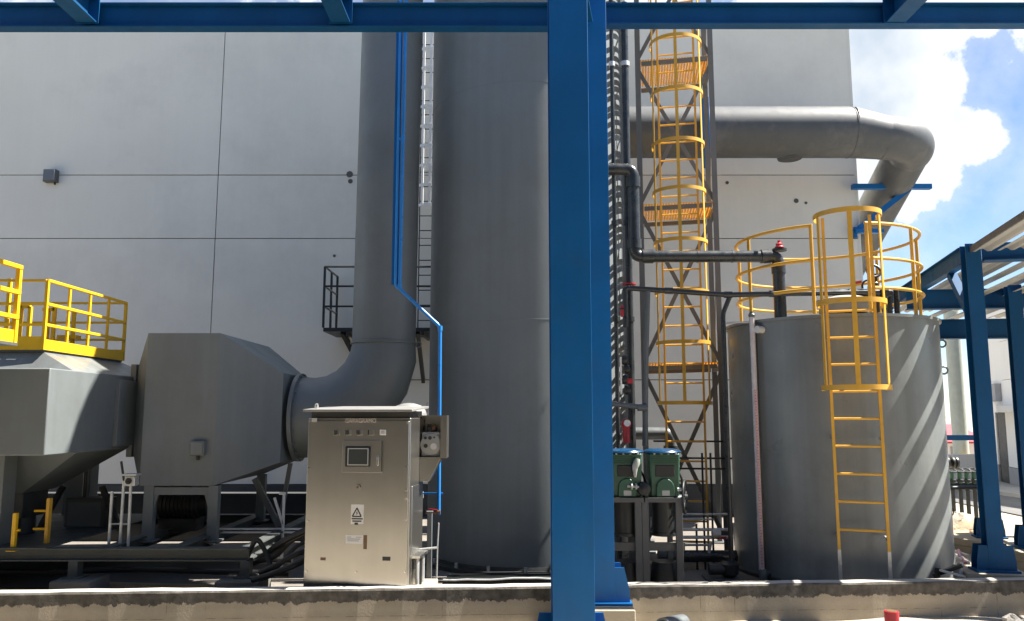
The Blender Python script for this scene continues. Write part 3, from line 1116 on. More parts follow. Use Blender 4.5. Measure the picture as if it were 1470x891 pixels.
# ------------------------------------------------------------------ black hoses by the cabinet
def hoses():
    rnd = random.Random(5)
    labs = ['black hose sweeping lowest along the kerb into the cabinet', 'thick black hose arching highest into the cabinet side',
            'black hose lying beside the concrete block end', 'black hose curling up in a hump left of the cabinet',
            'slim black hose drooping between the thicker hoses', 'black hose entering the cabinet beneath the highest hose']
    paths = [[(362, 832, 8.62), (385, 826, 8.6), (420, 812, 8.65), (446, 800, 8.8)],
             [(330, 795, 9.5), (372, 800, 9.2), (405, 778, 8.95), (446, 758, 8.9)],
             [(372, 822, 8.7), (395, 812, 8.7), (425, 795, 8.75), (446, 790, 8.85)],
             [(355, 800, 9.0), (368, 775, 9.0), (380, 790, 9.0), (392, 822, 8.9)],
             [(380, 829, 8.66), (404, 808, 8.75), (425, 785, 8.8), (446, 775, 8.9)],
             [(345, 812, 9.1), (390, 800, 9.0), (420, 774, 9.0), (446, 766, 8.95)]]
    rad = [.034, .038, .03, .026, .024, .036]
    for p, r, lb in zip(paths, rad, labs):
        pts = [at(*q) for q in p]
        for q in pts:
            q.z = max(q.z, .12 + r)
        # smooth spline
        full = [pts[0] + (pts[0] - pts[1]) * .1] + pts + [pts[-1] + (pts[-1] - pts[-2]) * .1]
        cur = []
        for i in range(1, len(full) - 2):
            p0, p1, p2, p3 = full[i - 1], full[i], full[i + 1], full[i + 2]
            for k in range(8):
                t = k / 8
                cur.append(.5 * ((2 * p1) + (p2 - p0) * t + (2 * p0 - 5 * p1 + 4 * p2 - p3) * t * t + (3 * p1 - p0 - 3 * p2 + p3) * t ** 3))
        cur.append(full[-2])
        tag(MB().tube(cur, r, 10).build('hose', 'rubber'), lb, 'hose', 'black hoses beside the cabinet')


hoses()


# ------------------------------------------------------------------ stainless control cabinet
def build_cabinet():
    yaw = R(-7)
    Rm = Matrix.Rotation(yaw, 3, 'Z')
    fl = at(435, 800, 8.46)            # front left foot
    O = V((fl.x, 8.46, 0))

    def P(x, y, z):
        return O + Rm @ V((x, y, 0)) + V((0, 0, z))
    Wd, Dp = 1.10, .62
    z0, z1 = .30, Z(600, 8.4)
    root = empty('control_cabinet', P(Wd / 2, Dp / 2, .12), 'stainless steel control cabinet with a touch screen and warning labels', 'cabinet')

    def bx(x0, x1, y0, y1, za, zb):
        b = MB()
        b.box(P((x0 + x1) / 2, (y0 + y1) / 2, (za + zb) / 2), (x1 - x0, y1 - y0, zb - za), yaw)
        return b
    bx(0, Wd, .03, Dp, z0, z1).build('housing', 'stainless', root, bevel=.008)
    bx(.01, Wd - .01, .05, Dp - .03, .12, z0).build('plinth', 'dark_steel', root)
    door = bx(.012, Wd - .012, 0, .028, z0 + .02, z1 - .03).build('door', 'stainless', root, bevel=.005)
    # sloping drip roof
    b = MB()
    zr = z1 + .045
    b.loft([[P(-.02, -.09, zr + .02), P(Wd + .04, -.09, zr + .02), P(Wd + .04, -.09, zr + .045), P(-.02, -.09, zr + .045)],
            [P(-.02, Dp + .05, zr + .06), P(Wd + .04, Dp + .05, zr + .06), P(Wd + .04, Dp + .05, zr + .085), P(-.02, Dp + .05, zr + .085)]])
    b.build('drip_roof', 'pale_sheet', root, bevel=.003)
    bx(.02, Wd - .02, .06, Dp - .02, z1 - .002, zr + .03).build('roof_collar', 'dark_steel', root)
    # lifting eye
    MB().lathe([(.018, 0), (.022, .02), (.02, .05), (.008, .06)], P(.05, .12, zr + .05), 10).build('lifting_eye', 'stainless_bright', root)

    def pf(u, v):                        # local x, z on the door plane for a photo pixel
        d = ray(u, v)
        n = Rm @ V((0, 1, 0))
        t = (O - V((0, 0, E))).dot(n) / d.dot(n)
        q = V((0, 0, E)) + d * t - O
        loc = Rm.transposed() @ q
        return loc.x, q.z

    def panel(name, u0, u1, v0, v1, y0, y1, m, par, bev=.0):
        (xa, za), (xb, zb) = pf(u0, v1), pf(u1, v0)
        return bx(xa, xb, y0, y1, za, zb).build(name, m, par, bevel=bev)
    # five pilot lamps/switches in a row
    for u in (484, 500, 516, 533, 550):
        s = panel('switch', u - 4.6, u + 4.6, 616.5, 624.5, -.012, -.001, 'label_white' if u == 550 else 'stainless', door, .002)
        if u < 530:
            panel('rocker', u - 4.0, u + 1.0, 617.5, 623.8, -.018, -.0125, 'label_ink', s, .001)
        elif u == 550:
            panel('rocker', u - 2.2, u + 2.2, 618.5, 622.5, -.018, -.0125, 'label_grey', s, .001)
        else:
            panel('rocker', u - 4.4, u - 2.6, 617, 624, -.018, -.0125, 'label_ink', s, .001)
    # heading letters
    txt = bpy.data.curves.new('heading', 'FONT')
    txt.body = 'GARAGRAMO'
    txt.align_x = 'CENTER'; txt.align_y = 'CENTER'
    (xa, za), (xb, zb) = pf(496, 607), pf(540, 601)
    txt.size = .062
    txt.extrude = .0015
    txt.space_character = 1.04
    to = bpy.data.objects.new('heading_tmp', txt)
    COL.objects.link(to)
    bpy.context.view_layer.update()
    me = bpy.data.meshes.new_from_object(to.evaluated_get(bpy.context.evaluated_depsgraph_get()))
    bpy.data.objects.remove(to)
    wtxt = max(v.co.x for v in me.vertices) - min(v.co.x for v in me.vertices)
    k = (xb - xa) / wtxt
    c0 = P((xa + xb) / 2, -.003, (za + zb) / 2)
    for v in me.vertices:
        q = v.co.copy()
        v.co = Rm @ V((q.x * k, -q.z, 0)) + V((0, 0, q.y * k * 1.25))
    me.materials.clear(); me.materials.append(M['pink_letters'])
    ho = bpy.data.objects.new('heading_lettering', me)
    COL.objects.link(ho)
    ho.parent = door
    ho.location = c0 - ORG[door.name]
    # screen window with inner door
    fr = panel('screen_door', 491, 549, 632, 678, -.012, -.001, 'stainless', door, .003)
    panel('hinge_shadow', 547.6, 549.4, 633, 677, -.0145, -.0125, 'dark_steel', fr)
    bz = panel('bezel', 496, 532.5, 640.5, 669.5, -.030, -.0125, 'screen_bezel', fr, .009)
    panel('screen_rim', 500, 530.5, 643, 667.5, -.0335, -.0305, 'label_grey', bz, .001)
    panel('screen', 501.5, 529, 644.5, 666, -.0360, -.034, 'screen_glass', bz, .001)
    panel('handle', 542, 545, 653, 668, -.035, -.0125, 'stainless_bright', fr, .004)
    # round lock
    xq, zq = pf(514, 699)
    MB().cyl(P(xq, 0, zq), P(xq, -.014, zq), .028, n=20).build('lock', 'stainless', door)
    MB().cyl(P(xq, -.014, zq), P(xq, -.018, zq), .012, n=12).build('keyhole', 'label_brown', door)
    # warning label with triangle
    lb = panel('warning_label', 503.5, 522.5, 724, 752, -.003, -.0005, 'label_white', door)
    (tx0, tz0), (tx1, tz1) = pf(506, 741), pf(519, 729)
    b = MB()
    xm = (tx0 + tx1) / 2
    pts = [(tx0, tz0), (tx1, tz0), (xm, tz1)]
    for i in range(3):
        a, c = pts[i], pts[(i + 1) % 3]
        b.bar(P(a[0], -.0045, a[1]), P(c[0], -.0045, c[1]), .002, .012, tuple(Rm @ V((0, -1, 0)).cross(V((c[0] - a[0], 0, c[1] - a[1])))))
    b.build('warning_triangle', 'label_ink', lb)
    b = MB()
    hgt = tz1 - tz0
    bolt = [(xm + .004, tz0 + hgt * .66), (xm - .010, tz0 + hgt * .36), (xm - .001, tz0 + hgt * .38), (xm - .004, tz0 + hgt * .12), (xm + .011, tz0 + hgt * .44), (xm + .002, tz0 + hgt * .42)]
    b.prism([P(q[0], -.0035, q[1]) for q in bolt], Rm @ V((0, -.0015, 0)))
    b.build('lightning_mark', 'label_ink', lb)
    for (v0, v1, u0, u1) in ((743.6, 745.2, 505, 521), (747, 748.6, 506, 519)):
        panel('caption', u0, u1, v0, v1, -.0048, -.0035, 'label_ink', lb)
    panel('caption', 509, 514, 750, 753, -.0048, -.0006, 'label_ink', lb)
    # rating plate
    rp = panel('rating_plate', 496, 521.5, 768, 780, -.003, -.0005, 'label_white', door)
    panel('plate_stripe', 521.6, 527, 768, 788, -.003, -.0005, 'label_brown', door)
    for (v0, u0, u1) in ((770.2, 498, 504), (770.4, 511, 519), (773.0, 498, 517), (775.6, 499, 515)):
        panel('print', u0, u1, v0, v0 + 1, -.0045, -.0035, 'label_grey', rp)
    panel('sticker', 549, 560.5, 799, 804.5, -.003, -.0005, 'label_ink', door)
    panel('sticker', 460, 467.5, 800, 804, -.003, -.0005, 'label_brown', door)
    panel('sticker', 447.5, 455.5, 600, 605.5, -.003, -.0005, 'label_grey', door)
    # hinges, screws
    for v in (704, 716):
        xq, zq = pf(583, v)
        MB().cyl(P(xq, -.001, zq), P(xq, -.02, zq), .014, n=10).build('hinge_pin', 'stainless_bright', door)
    for (u, v) in ((590, 596), (587, 670), (584, 746), (583, 821), (442, 748), (511, 821), (443, 672), (440, 820)):
        xq, zq = pf(u, v)
        xq = min(max(xq, .03), Wd - .03)
        zq = min(max(zq, z0 + .04), z1 - .05)
        MB().cyl(P(xq, -.001, zq), P(xq, -.01, zq), .010, n=8).build('screw', 'stainless_bright', door)
    # side vent panel and the cable gland rail at its right side
    bx(Wd, Wd + .006, .12, Dp - .06, z0 + .15, z0 + 1.05).build('side_panel', 'stainless', root, bevel=.003)
    bx(Wd, Wd + .10, .1, Dp - .1, z0 + .33, z0 + .355).build('gland_shelf', 'stainless_bright', root)
    for yv in (.2, .32, .44):
        q = P(Wd + .05, yv, z0 + .02)
        MB().cyl(q, q + V((0, 0, .31)), .02, n=8).build('conduit', 'black_iron' if yv == .32 else 'galvanised', root)
    return P, Wd, Dp, z1, Rm, yaw, O


P_, WD, DP, CZ1, CRM, CYAW, CO = build_cabinet()


def vent_dome():
    p = at(583, 588, 9.05)
    root = empty('vent_dome', (p.x, 9.3, p.z - .08), 'pale domed cap just behind the cabinet roof', 'vent')
    MB().lathe([(.205, 0), (.205, .06), (.19, .1), (.14, .15), (.06, .175), (.01, .18)], (p.x, 9.3, p.z - .10), 28).build('dome', 'pale_sheet', root)
    MB().lathe([(.22, 0), (.22, .02)], (p.x, 9.3, p.z - .122), 28).build('dome_ring', 'galvanised', root)
    MB().cyl((p.x, 9.3, .12), (p.x, 9.3, p.z - .123), .09).build('stack_pipe', 'dark_steel', root)
    q = at(613, 585, 9.3)
    MB().bar((q.x, 9.3, q.z - .05), (q.x, 9.3, q.z + .06), .015, .015, (0, 1, 0)).build('lug', 'stainless_bright', root)


vent_dome()


def analyser_box():
    y0 = 8.75
    x0, x1 = X(600, y0, 640), X(641, y0, 640)
    zt, zm, zb = Z(596, y0), Z(656, y0), Z(691, y0)
    root = empty('analyser_box', ((x0 + x1) / 2, y0 + .15, zb), 'open stainless analyser box with a dial panel on the cabinet side', 'instrument box')
    D = .3
    t = .012
    b = MB()
    b.span(x0, x1, y0, y0 + D, zt - t, zt)
    b.span(x0, x1, y0 + D - t, y0 + D, zm, zt - t)
    b.span(x0, x0 + t, y0, y0 + D - t, zm, zt - t)
    b.span(x1 - t, x1, y0, y0 + D - t, zm, zt - t)
    b.span(x0, x1, y0, y0 + D, zm - t, zm)
    b.build('shell', 'stainless', root)
    xs = X(632, y0, 640)
    MB().span(xs, x1 - t - .001, y0 + .001, y0 + D - t - .002, zm, zt - t - .001).build('door_return', 'stainless', root)
    zc = Z(620, y0)
    pl = MB().span(x0 + t + .02, xs - .006, y0 + .05, y0 + .09, zm + .003, zc).build('dial_panel', 'label_grey', root, bevel=.01)
    cx, cz = (x0 + t + xs) / 2, (zm + zc) / 2
    MB().lathe([(.115, 0), (.115, -.015), (.1, -.02)], (cx + .01, y0 + .049, cz), 28, 'Y').build('dial', 'label_grey', pl)
    for (dx, dz, r) in ((-.05, .07, .016), (.0, .07, .02), (.045, .075, .01), (-.045, -.015, .022)):
        MB().cyl((cx + dx, y0 + .028, cz + dz), (cx + dx, y0 + .018, cz + dz), r, n=14).build('knob', 'label_ink', pl)
    MB().cyl((cx + .04, y0 + .028, cz - .02), (cx + .04, y0 + .015, cz - .02), .035, n=18).build('knob', 'label_white', pl)
    # solenoid in the upper bay
    p = at(617, 612, y0 + .12)
    MB().lathe([(.035, 0), (.035, .05), (.02, .06), (.02, .08)], (p.x, y0 + .12, zc + .005), 14).build('solenoid', 'black_iron', root)
    MB().box((p.x + .03, y0 + .14, zc + .04), (.08, .08, .06)).build('coil', 'label_brown', root, bevel=.01)
    # chute
    b = MB().prism([(x0, y0 + .01, zm - t - .001), (X(633, y0, 656), y0 + .01, zm - t - .001), (X(616, y0, 690), y0 + .01, zb), (x0, y0 + .01, zb)], (0, D - .03, 0))
    b.build('chute', 'stainless', root, bevel=.004)


analyser_box()


# ------------------------------------------------------------------ blue service pipes
def blue_pipes():
    y = 9.4
    zt = 7.2
    x1 = X(566, y, 410)
    a = at(571.5, 412, y)
    root = empty('service_pipe', (a.x, y, a.z), 'pair of bright blue pipes running down beside a flat blue bar, then jogging right', 'pipe')
    MB().bar((x1, y + .03, Z(408, y)), (x1, y + .03, zt), .075, .05, (0, 1, 0)).build('backing_bar', 'blue_paint', root)
    xa, xb = X(570, y, 300), X(578, y, 300)
    p1 = [(xa, y - .02, zt), (xa, y - .02, Z(410, y)), (X(573.5, y, 415), y - .02, Z(415, y))]
    MB().tube(fillet(p1, .04), .017, 10).build('branch_pipe', 'pipe_blue', root)
    c = at(573.5, 415, y); d = at(632, 469, y)
    p2 = [(xb, y - .02, zt), (c.x + .005, y - .02, c.z), (d.x, y - .02, d.z), (X(630, y, 738), y - .02, Z(738, y))]
    b = MB()
    b.tube(fillet(p2, .05), .021, 12)
    b.build('main_pipe', 'pipe_blue', root)
    for (pp, ax) in (((c.x + .005, y - .02, c.z + .03), None), ((d.x, y - .02, d.z - .02), None)):
        MB().cyl(V(pp) + V((0, 0, -.03)), V(pp) + V((0, 0, .03)), .028, n=12).build('coupling', 'pipe_blue', root)
    q = at(574, 200, y)
    MB().bar((xa, y - .02, q.z), (xb, y - .02, q.z - .02), .03, .03).build('pipe_clip', 'pipe_blue', root)
    # lower bracket, valve and grey drain
    zl = Z(708, y)
    MB().bar((X(606, y), y, zl), (X(637, y), y, zl), .02, .02).build('bracket', 'pipe_blue', root)
    MB().box((X(607, y), y, zl - .02), (.035, .05, .07)).build('bracket_clip', 'label_white', root)
    v = at(621, 734, y)
    vb = MB().cyl((X(613, y), y - .02, v.z), (X(634, y), y - .02, v.z), .028, n=12).build('ball_valve', 'label_brown', root)
    MB().bar((X(618, y), y - .05, v.z + .035), (X(630, y), y - .05, v.z + .02), .02, .012).build('valve_handle', 'red_plastic', vb)
    MB().tube(fillet([(X(630, y, 738), y - .02, Z(750, y)), (X(628, y, 780), y - .02, Z(787, y)), (X(627, y, 800), y - .02, .14)], .05), .010, 8).build('drain_tube', 'galvanised', root)
    a = at(590, 790, 8.8); c = at(627, 786, 8.8)
    MB().cyl((a.x, 8.8, a.z), (c.x, 8.8, c.z), .012, n=8).build('drain_branch', 'galvanised', root)


blue_pipes()
y = 9.0
pst = empty('support_post', (X(617, y), y, .12), 'slim grey-green steel post just right of the cabinet', 'post')
MB().bar((X(616.5, y, 780), y, .12), (X(616.5, y, 780), y, Z(735, y)), .055, .05, (0, 1, 0)).build('shaft', 'tower_grey', pst, bevel=.004)
MB().box((X(616.5, y, 780), y, .13), (.14, .14, .015)).build('base_plate', 'tower_grey', pst)
MB().box((X(616.5, y, 780), y, Z(735, y) + .006), (.07, .07, .01)).build('cap_plate', 'tower_grey', pst)
o = MB().span(X(592, 8.55, 820), X(624, 8.55, 820), 8.45, 8.95, .115, .33).build('cable_plinth', 'concrete', bevel=.01)
tag(o, 'small pale concrete plinth at the right foot of the cabinet', 'block')


# ------------------------------------------------------------------ blue structural columns and overhead beams
def h_column(name, label, x, yf, z0, z1, w=.30, d=.30, mm='blue_paint', yaw=0, group=None, gh=.30, pw=.62):
    """H column, flanges facing the viewer, with a gusseted base plate"""
    root = empty(name, (x, yf + d / 2, z0), label, 'column', group)
    Rm = Matrix.Rotation(yaw, 3, 'Z')
    c = V((x, yf + d / 2, 0))

    def T(lx, ly, z):
        return c + Rm @ V((lx, ly, 0)) + V((0, 0, z))
    t = .018
    b = MB()
    zb = z0 + .025
    for s in (-1, 1):
        b.box(T(0, s * (d / 2 - t / 2), (zb + z1) / 2), (w, t, z1 - zb), yaw)
    b.box(T(0, 0, (zb + z1) / 2), (t, d - 2 * t, z1 - zb), yaw)
    b.build('shaft', mm, root, bevel=.002)
    MB().box(T(0, 0, z0 + .0125), (pw, d + .10, .025), yaw).build('base_plate', mm, root, bevel=.003)
    # side gussets in line with each flange
    for s in (-1, 1):
        for k in (-1, 1):
            lx0 = s * w / 2
            lx1 = s * (pw / 2 - .02)
            ly = k * (d / 2 - t / 2)
            poly = [(lx0, zb), (lx1, zb), (lx1, zb + gh * .32), (lx0 + s * .09, zb + gh), (lx0, zb + gh)]
            b = MB().prism([T(px, ly - .007, pz) for (px, pz) in poly], Rm @ V((0, .014, 0)))
            b.build('gusset', mm, root)
    for s in (-1, 1):
        for k in (-1, 1):
            q = T(s * (pw / 2 - .07), k * (d / 2 - .10), zb)
            bl = MB().cyl(q, q + V((0, 0, .11)), .012, n=8).build('anchor_bolt', mm, root)
            MB().cyl(q, q + V((0, 0, .025)), .024, n=6).build('nut', mm, bl)
    return root


FX = X(821, 6.05)
h_column('steel_column', 'nearest blue steel column standing in the foreground', FX, 6.03, .27, 8.0, .305, .30)
RX = X(857, 7.9)
pz = .29
h_column('steel_column', 'blue steel column on a pale concrete pedestal just behind the foreground column', RX, 7.9, pz, 8.0, .30, .28, pw=.62, gh=.32)
o = MB().span(RX - .42, X(912, 7.7, 860), 7.70, 8.30, -.2, pz).build('column_pedestal', 'concrete', bevel=.008)
tag(o, 'pale concrete pedestal carrying the rear blue column against the kerb', 'pedestal')
o = MB().span(FX - .42, FX + .42, 5.85, 6.6, -.3, .27).build('column_pedestal', 'concrete', bevel=.008)
tag(o, 'concrete pedestal below the foreground blue column, at the lower picture edge', 'pedestal')

yb_ = 8.05
zb0, zb1 = Z(37.5, 7.98), Z(2.5, 7.98)
zm_ = (zb0 + zb1) / 2
lb = MB().ibeam((-14, yb_, zm_), (RX - .152, yb_, zm_), .13, zb1 - zb0, t=.016).build('roof_beam', 'deep_blue', bevel=.002)
tag(lb, 'long dark blue overhead beam left of the columns', 'beam', 'overhead blue beams')
zb0r, zb1r = Z(33, 7.98), Z(2.5, 7.98)
rbm = MB().ibeam((RX + .152, yb_, (zb0r + zb1r) / 2), (14, yb_, (zb0r + zb1r) / 2), .13, zb1r - zb0r, t=.016).build('roof_beam', 'deep_blue', bevel=.002)
tag(rbm, 'long dark blue overhead beam right of the columns', 'beam', 'overhead blue beams')


def joist(u, label):
    xj = X(u, 7.9, 20)
    z0, z1 = Z(27, 7.9), zb1 + .03
    root = empty('cross_joist', (xj, 7.0, z0), label, 'beam', 'overhead cross joists')
    MB().ibeam((xj, 2.6, (z0 + z1) / 2), (xj, yb_ - .075, (z0 + z1) / 2), .2, z1 - z0, t=.012).build('joist', 'deep_blue', root)
    MB().box((xj, yb_ - .080 + .006, (z0 + z1) / 2), (.24, .012, z1 - z0 + .02)).build('end_plate', 'deep_blue', root)


joist(120, 'blue joist meeting the overhead beam at its far left')
joist(487, 'blue joist meeting the overhead beam above the vertical duct')
joist(1290, 'blue joist meeting the overhead beam above the sky gap at right')
tag(MB().ibeam((FX, 6.36, zm_), (RX - .09, 7.88, zm_), .2, .3, t=.012).build('tie_beam', 'deep_blue'), 'short blue tie beam between the two central columns', 'beam')


# ------------------------------------------------------------------ access tower with grating platforms and caged ladder
TY0, TY1 = 11.8, 12.85
TXL, TXR = X(924, TY0, 445), X(1031, TY0, 445)


def build_tower():
    root = empty('access_tower', ((TXL + TXR) / 2, (TY0 + TY1) / 2, .12), 'tall grey lattice access tower with orange grating platforms', 'tower')
    zt = 8.6
    for (x, y, nm) in ((TXL, TY0, 1), (TXR, TY0, 1), (TXL, TY1, 0), (TXR, TY1, 0)):
        sx = 1 if x == TXL else -1
        b = MB()
        b.bar((x, y, .12), (x, y, zt), .078, .012, (0, 1, 0))
        b.bar((x - sx * .033, y + .042, .12), (x - sx * .033, y + .042, zt), .012, .07, (0, 1, 0))
        b.build('upright', 'tower_grey', root)
        MB().box((x, y, .13), (.22, .22, .02)).build('base_plate', 'tower_grey', root)
    plats = [Z(84, TY0), Z(293, TY0), Z(523, TY0)]
    plats.append(plats[0] + 2.2)
    for z in plats:
        b = MB()
        b.bar((TXL + .055, TY0, z - .05), (TXR - .055, TY0, z - .03), .05, .06)
        b.bar((TXL + .055, TY1, z - .05), (TXR - .055, TY1, z - .03), .05, .06)
        b.bar((TXL, TY0 + .06, z - .05), (TXL, TY1 - .03, z - .03), .05, .06)
        b.bar((TXR, TY0 + .06, z - .05), (TXR, TY1 - .03, z - .03), .05, .06)
        fr = b.build('platform_frame', 'tower_grey', root)
        b = MB()
        n = 25
        for i in range(n):
            x = TXL + .04 + (TXR - TXL - .08) * i / (n - 1)
            b.bar((x, TY0 + .03, z + .018), (x, TY1 - .03, z + .018), .027, .030)
        for i in range(3):
            yy = TY0 + .06 + (TY1 - TY0 - .12) * i / 2
            b.bar((TXL + .03, yy, z + .03), (TXR - .03, yy, z + .03), .007, .007)
        b.build('grating', 'grating', root, smooth=False)
    # X bracing on the front, back and sides
    lev = [plats[3], plats[0], plats[1], plats[2], .25]
    for a, c in zip(lev, lev[1:]):
        for (p0, p1) in ((TXL, TXR), (TXR, TXL)):
            k = .012 if p0 == TXL else -.012
            MB().bar((p0, TY0 + .035 + k, a - .12), (p1, TY0 + .035 + k, c + .04), .06, .008, (0, 1, 0)).build('brace', 'tower_grey', root)
    for a, c in zip(lev, lev[1:]):
        MB().bar((TXR + .01, TY0, a - .1), (TXR + .01, TY1, c + .05), .008, .05, (0, 1, 0)).build('brace', 'tower_grey', root)
    # rails and horizontal ties low down
    for (v, xa, xb) in ((633, 938, 1035), (657, 960, 1048), (672, 965, 1040)):
        z = Z(v, TY0)
        MB().cyl((X(xa, TY0), TY0 - .07, z), (X(xb, TY0), TY0 - .07, z), .014, n=8).build('tie', 'black_iron', root)
    root.rotation_euler.z = R(-9)
    root.location.x += .08
    return root


build_tower()
lz0, lz1 = .14, 8.4
LX0, LX1 = X(953, 11.5, 445), X(1006, 11.5, 445)
hz = [E + (595 - v) * 11.3 / F for v in (62, 134, 207, 277, 350, 423, 497)]
hz = [Z(v, 11.1) for v in (-12, 56, 130, 203, 272, 345, 418, 491, 578)]
caged_ladder('caged_ladder', 'amber caged ladder running up the front of the lattice tower', LX0, LX1, 11.5, lz0, lz1, .275, hz, .375,
             'amber_paint', 'amber_paint', verticals=[204, 270, 336], vt=(.045, .01), stile=(.05, .03), rung_r=.013, yaw=-12, group='amber caged ladders')


def shadow_ladder():
    a, b = V((1.50, 10.56, 0)), V((1.70, 11.52, 0))  # hidden rungs added so that their shadows stripe the scrubber side
    root = empty('shadow_ladder', ((a.x + b.x) / 2, (a.y + b.y) / 2, .4), 'grey rungs added edge-on behind the thick black riser pipe to cast stripe shadows on the scrubber', 'shadow caster')
    for p in (a, b):
        MB().bar(p + V((0, 0, .4)), p + V((0, 0, 8.5)), .03, .04, (0, 1, 0)).build('side_rail', 'tower_grey', root)
    rj = random.Random(21)
    for i in range(66):
        h = V((0, 0, .5 + i * .12 + rj.uniform(-.022, .022)))
        if i % 13 == 7:
            continue
        MB().bar(a + h, b + h, .02, .055).build('rung', 'tower_grey', root)


shadow_ladder()


# ------------------------------------------------------------------ pipework between the scrubber and the tank
def pipework():
    y = 10.15
    # two risers in front of the scrubber
    for (u, r, lab, yy) in ((883.5, .028, 'thin black riser pipe close beside the blue column', 10.1), (903, .048, 'thick black riser pipe between the blue column and lattice tower', 10.2)):
        x = X(u, yy, 400)
        root = empty('riser_pipe', (x, yy, .12), lab, 'pipe', 'black riser pipes')
        MB().cyl((x, yy, .12), (x, yy, 7.6), r, n=18).build('pipe', 'black_pvc', root)
        for v in (92, 320, 458, 700):
            z = Z(v, yy)
            MB().lathe([(r, -.03), (r + .014, -.03), (r + .014, .03), (r, .03)], (x, yy, z), 18).build('collar', 'black_pvc' if v != 92 else 'galvanised', root)
        if r > .04:
            z = Z(408, yy)
            MB().lathe([(r + .002, -.008), (r + .045, -.008), (r + .045, .008), (r + .002, .008)], (x, yy, z), 18).build('valve_ring', 'red_plastic', root)
    # swan-neck pipe into the tank
    y = 10.0
    r = .075
    zt = Z(243, y)
    zl = Z(368, y)
    xa = X(870, y, 243); xb = X(910, y, 300); xc = X(1117, y, 368)
    root = empty('feed_pipe', (xb, y, zl), 'thick dark pipe stepping down then running level into the tank top', 'pipe')
    pts = fillet([(xa - .3, y, zt), (xb, y, zt), (xb, y, zl), (xc, y, zl), (xc, y, 3.2)], .10, 6)
    MB().tube(pts, r, 20).build('pipe', 'black_pvc', root)
    def sock(p, q, rr=r + .014):
        MB().cyl(p, q, rr, n=20).build('socket', 'black_pvc', root)
    sock((xb, y, zt - .10), (xb, y, zt - .24)); sock((xb, y, zl + .10), (xb, y, zl + .22))
    sock((xb + .09, y, zl), (xb + .23, y, zl)); sock((xc - .22, y, zl), (xc - .1, y, zl)); sock((xc, y, zl - .1), (xc, y, zl - .22))
    cap = MB().lathe([(.09, 0), (.09, .03), (.05, .035)], (xc + .02, y, zl + .07), 20).build('vent_seat', 'black_iron', root)
    MB().lathe([(.055, 0), (.06, .015), (.04, .035), (.045, .055), (.02, .075), (.02, .1), (.005, .105)], (xc + .02, y, zl + .105), 16).build('vent_cap', 'red_plastic', cap)
    for uu in (1000, 1050):
        x = X(uu, y, 368)
        MB().cyl((x, y, zl), (x + .02, y, zl), r + .004, n=20).build('weld_ring', 'black_iron', root)
    # slim sloping line to the valve on the tank
    y = 9.95
    root = empty('dosing_line', (X(1000, y), y, Z(418, y)), 'slim dark pipe sloping across the tower to the tank valve', 'pipe')
    a, c, d = at(897, 413, y), at(1045, 423, y), at(1262, 419, y)
    pts = [(a.x, y, Z(470, y)), (a.x, y, a.z), (c.x, y, c.z), (d.x, y, d.z)]
    MB().tube(fillet(pts, .05), .034, 14).build('pipe', 'black_pvc', root)
    for uu in (960, 1045, 1110):
        x = X(uu, y, 418)
        t = (x - a.x) / (c.x - a.x)
        z = a.z + (c.z - a.z) * t if t < 1 else c.z + (d.z - c.z) * (x - c.x) / (d.x - c.x)
        MB().cyl((x - .05, y, z + .002), (x + .05, y, z), .042, n=14).build('socket', 'black_pvc', root)
    # its drop leg beside the tank
    x = X(1043, y, 600)
    pts = fillet([(X(1047, y, 425), y, Z(427, y)), (x, y, Z(450, y)), (x, y, .2)], .06)
    MB().tube(pts, .03, 12).build('drop_leg', 'black_pvc', root)
    x2 = X(930, y, 420)
    MB().tube([(x2, y, Z(418, y)), (X(927, y, 480), y, Z(500, y)), (X(925, y, 600), y, Z(640, y))], .034, 12).build('drop_leg', 'grey_pvc', root)
    # valve cluster on the riser
    y = 10.0
    p = at(896, 545, y)
    root = empty('valve_cluster', (p.x, y, p.z - .3), 'cluster of black and red valves on the riser pipes', 'valve')
    for v in (517, 530, 545, 560):
        z = Z(v, y)
        MB().lathe([(.02, -.04), (.055, -.03), (.06, 0), (.055, .03), (.02, .04)], (p.x + (.03 if v in (530, 560) else .0), y - .03, z), 14, 'X').build('valve_body', 'black_iron', root)
    MB().bar((p.x - .05, y - .08, Z(513, y)), (p.x - .05, y - .08, Z(566, y)), .02, .04, (0, 1, 0)).build('lever', 'label_white', root)
    MB().box((p.x + .06, y - .08, Z(547, y)), (.07, .04, .06)).build('handle', 'red_plastic', root, bevel=.01)
    # red suction valve lower
    p = at(898, 610, y)
    root = empty('red_valve', (p.x, y, Z(638, y)), 'red valve with round top above the green pumps', 'valve')
    MB().lathe([(.045, -.18), (.045, .0), (.06, .03), (.06, .07), (.04, .1), (.01, .11)], (p.x, y - .05, Z(614, y)), 16).build('body', 'red_plastic', root)
    MB().cyl((p.x, y - .12, Z(607, y)), (p.x + .0, y - .16, Z(607, y)), .04, n=14).build('face', 'label_white', root)
    p = at(894, 447, y)
    root = empty('red_coupling', (p.x, y, Z(455, y)), 'short red coupling on the riser below the red ring', 'coupling')
    MB().lathe([(.03, 0), (.036, .02), (.036, .12), (.03, .14)], (p.x, y - .04, Z(455, y)), 14).build('sleeve', 'red_plastic', root)
    MB().lathe([(.037, 0), (.044, 0), (.044, .02), (.037, .02)], (p.x, y - .04, Z(445, y)), 14).build('band', 'black_iron', root)
    # grey crossover pipe to the left of the tower
    y = 9.9
    root = empty('crossover_pipe', (X(900, y), y, Z(582, y)), 'short pale grey pipe crossing to the tower leg above the pumps', 'pipe')
    a, c = at(866, 578, y), at(927, 585, y)
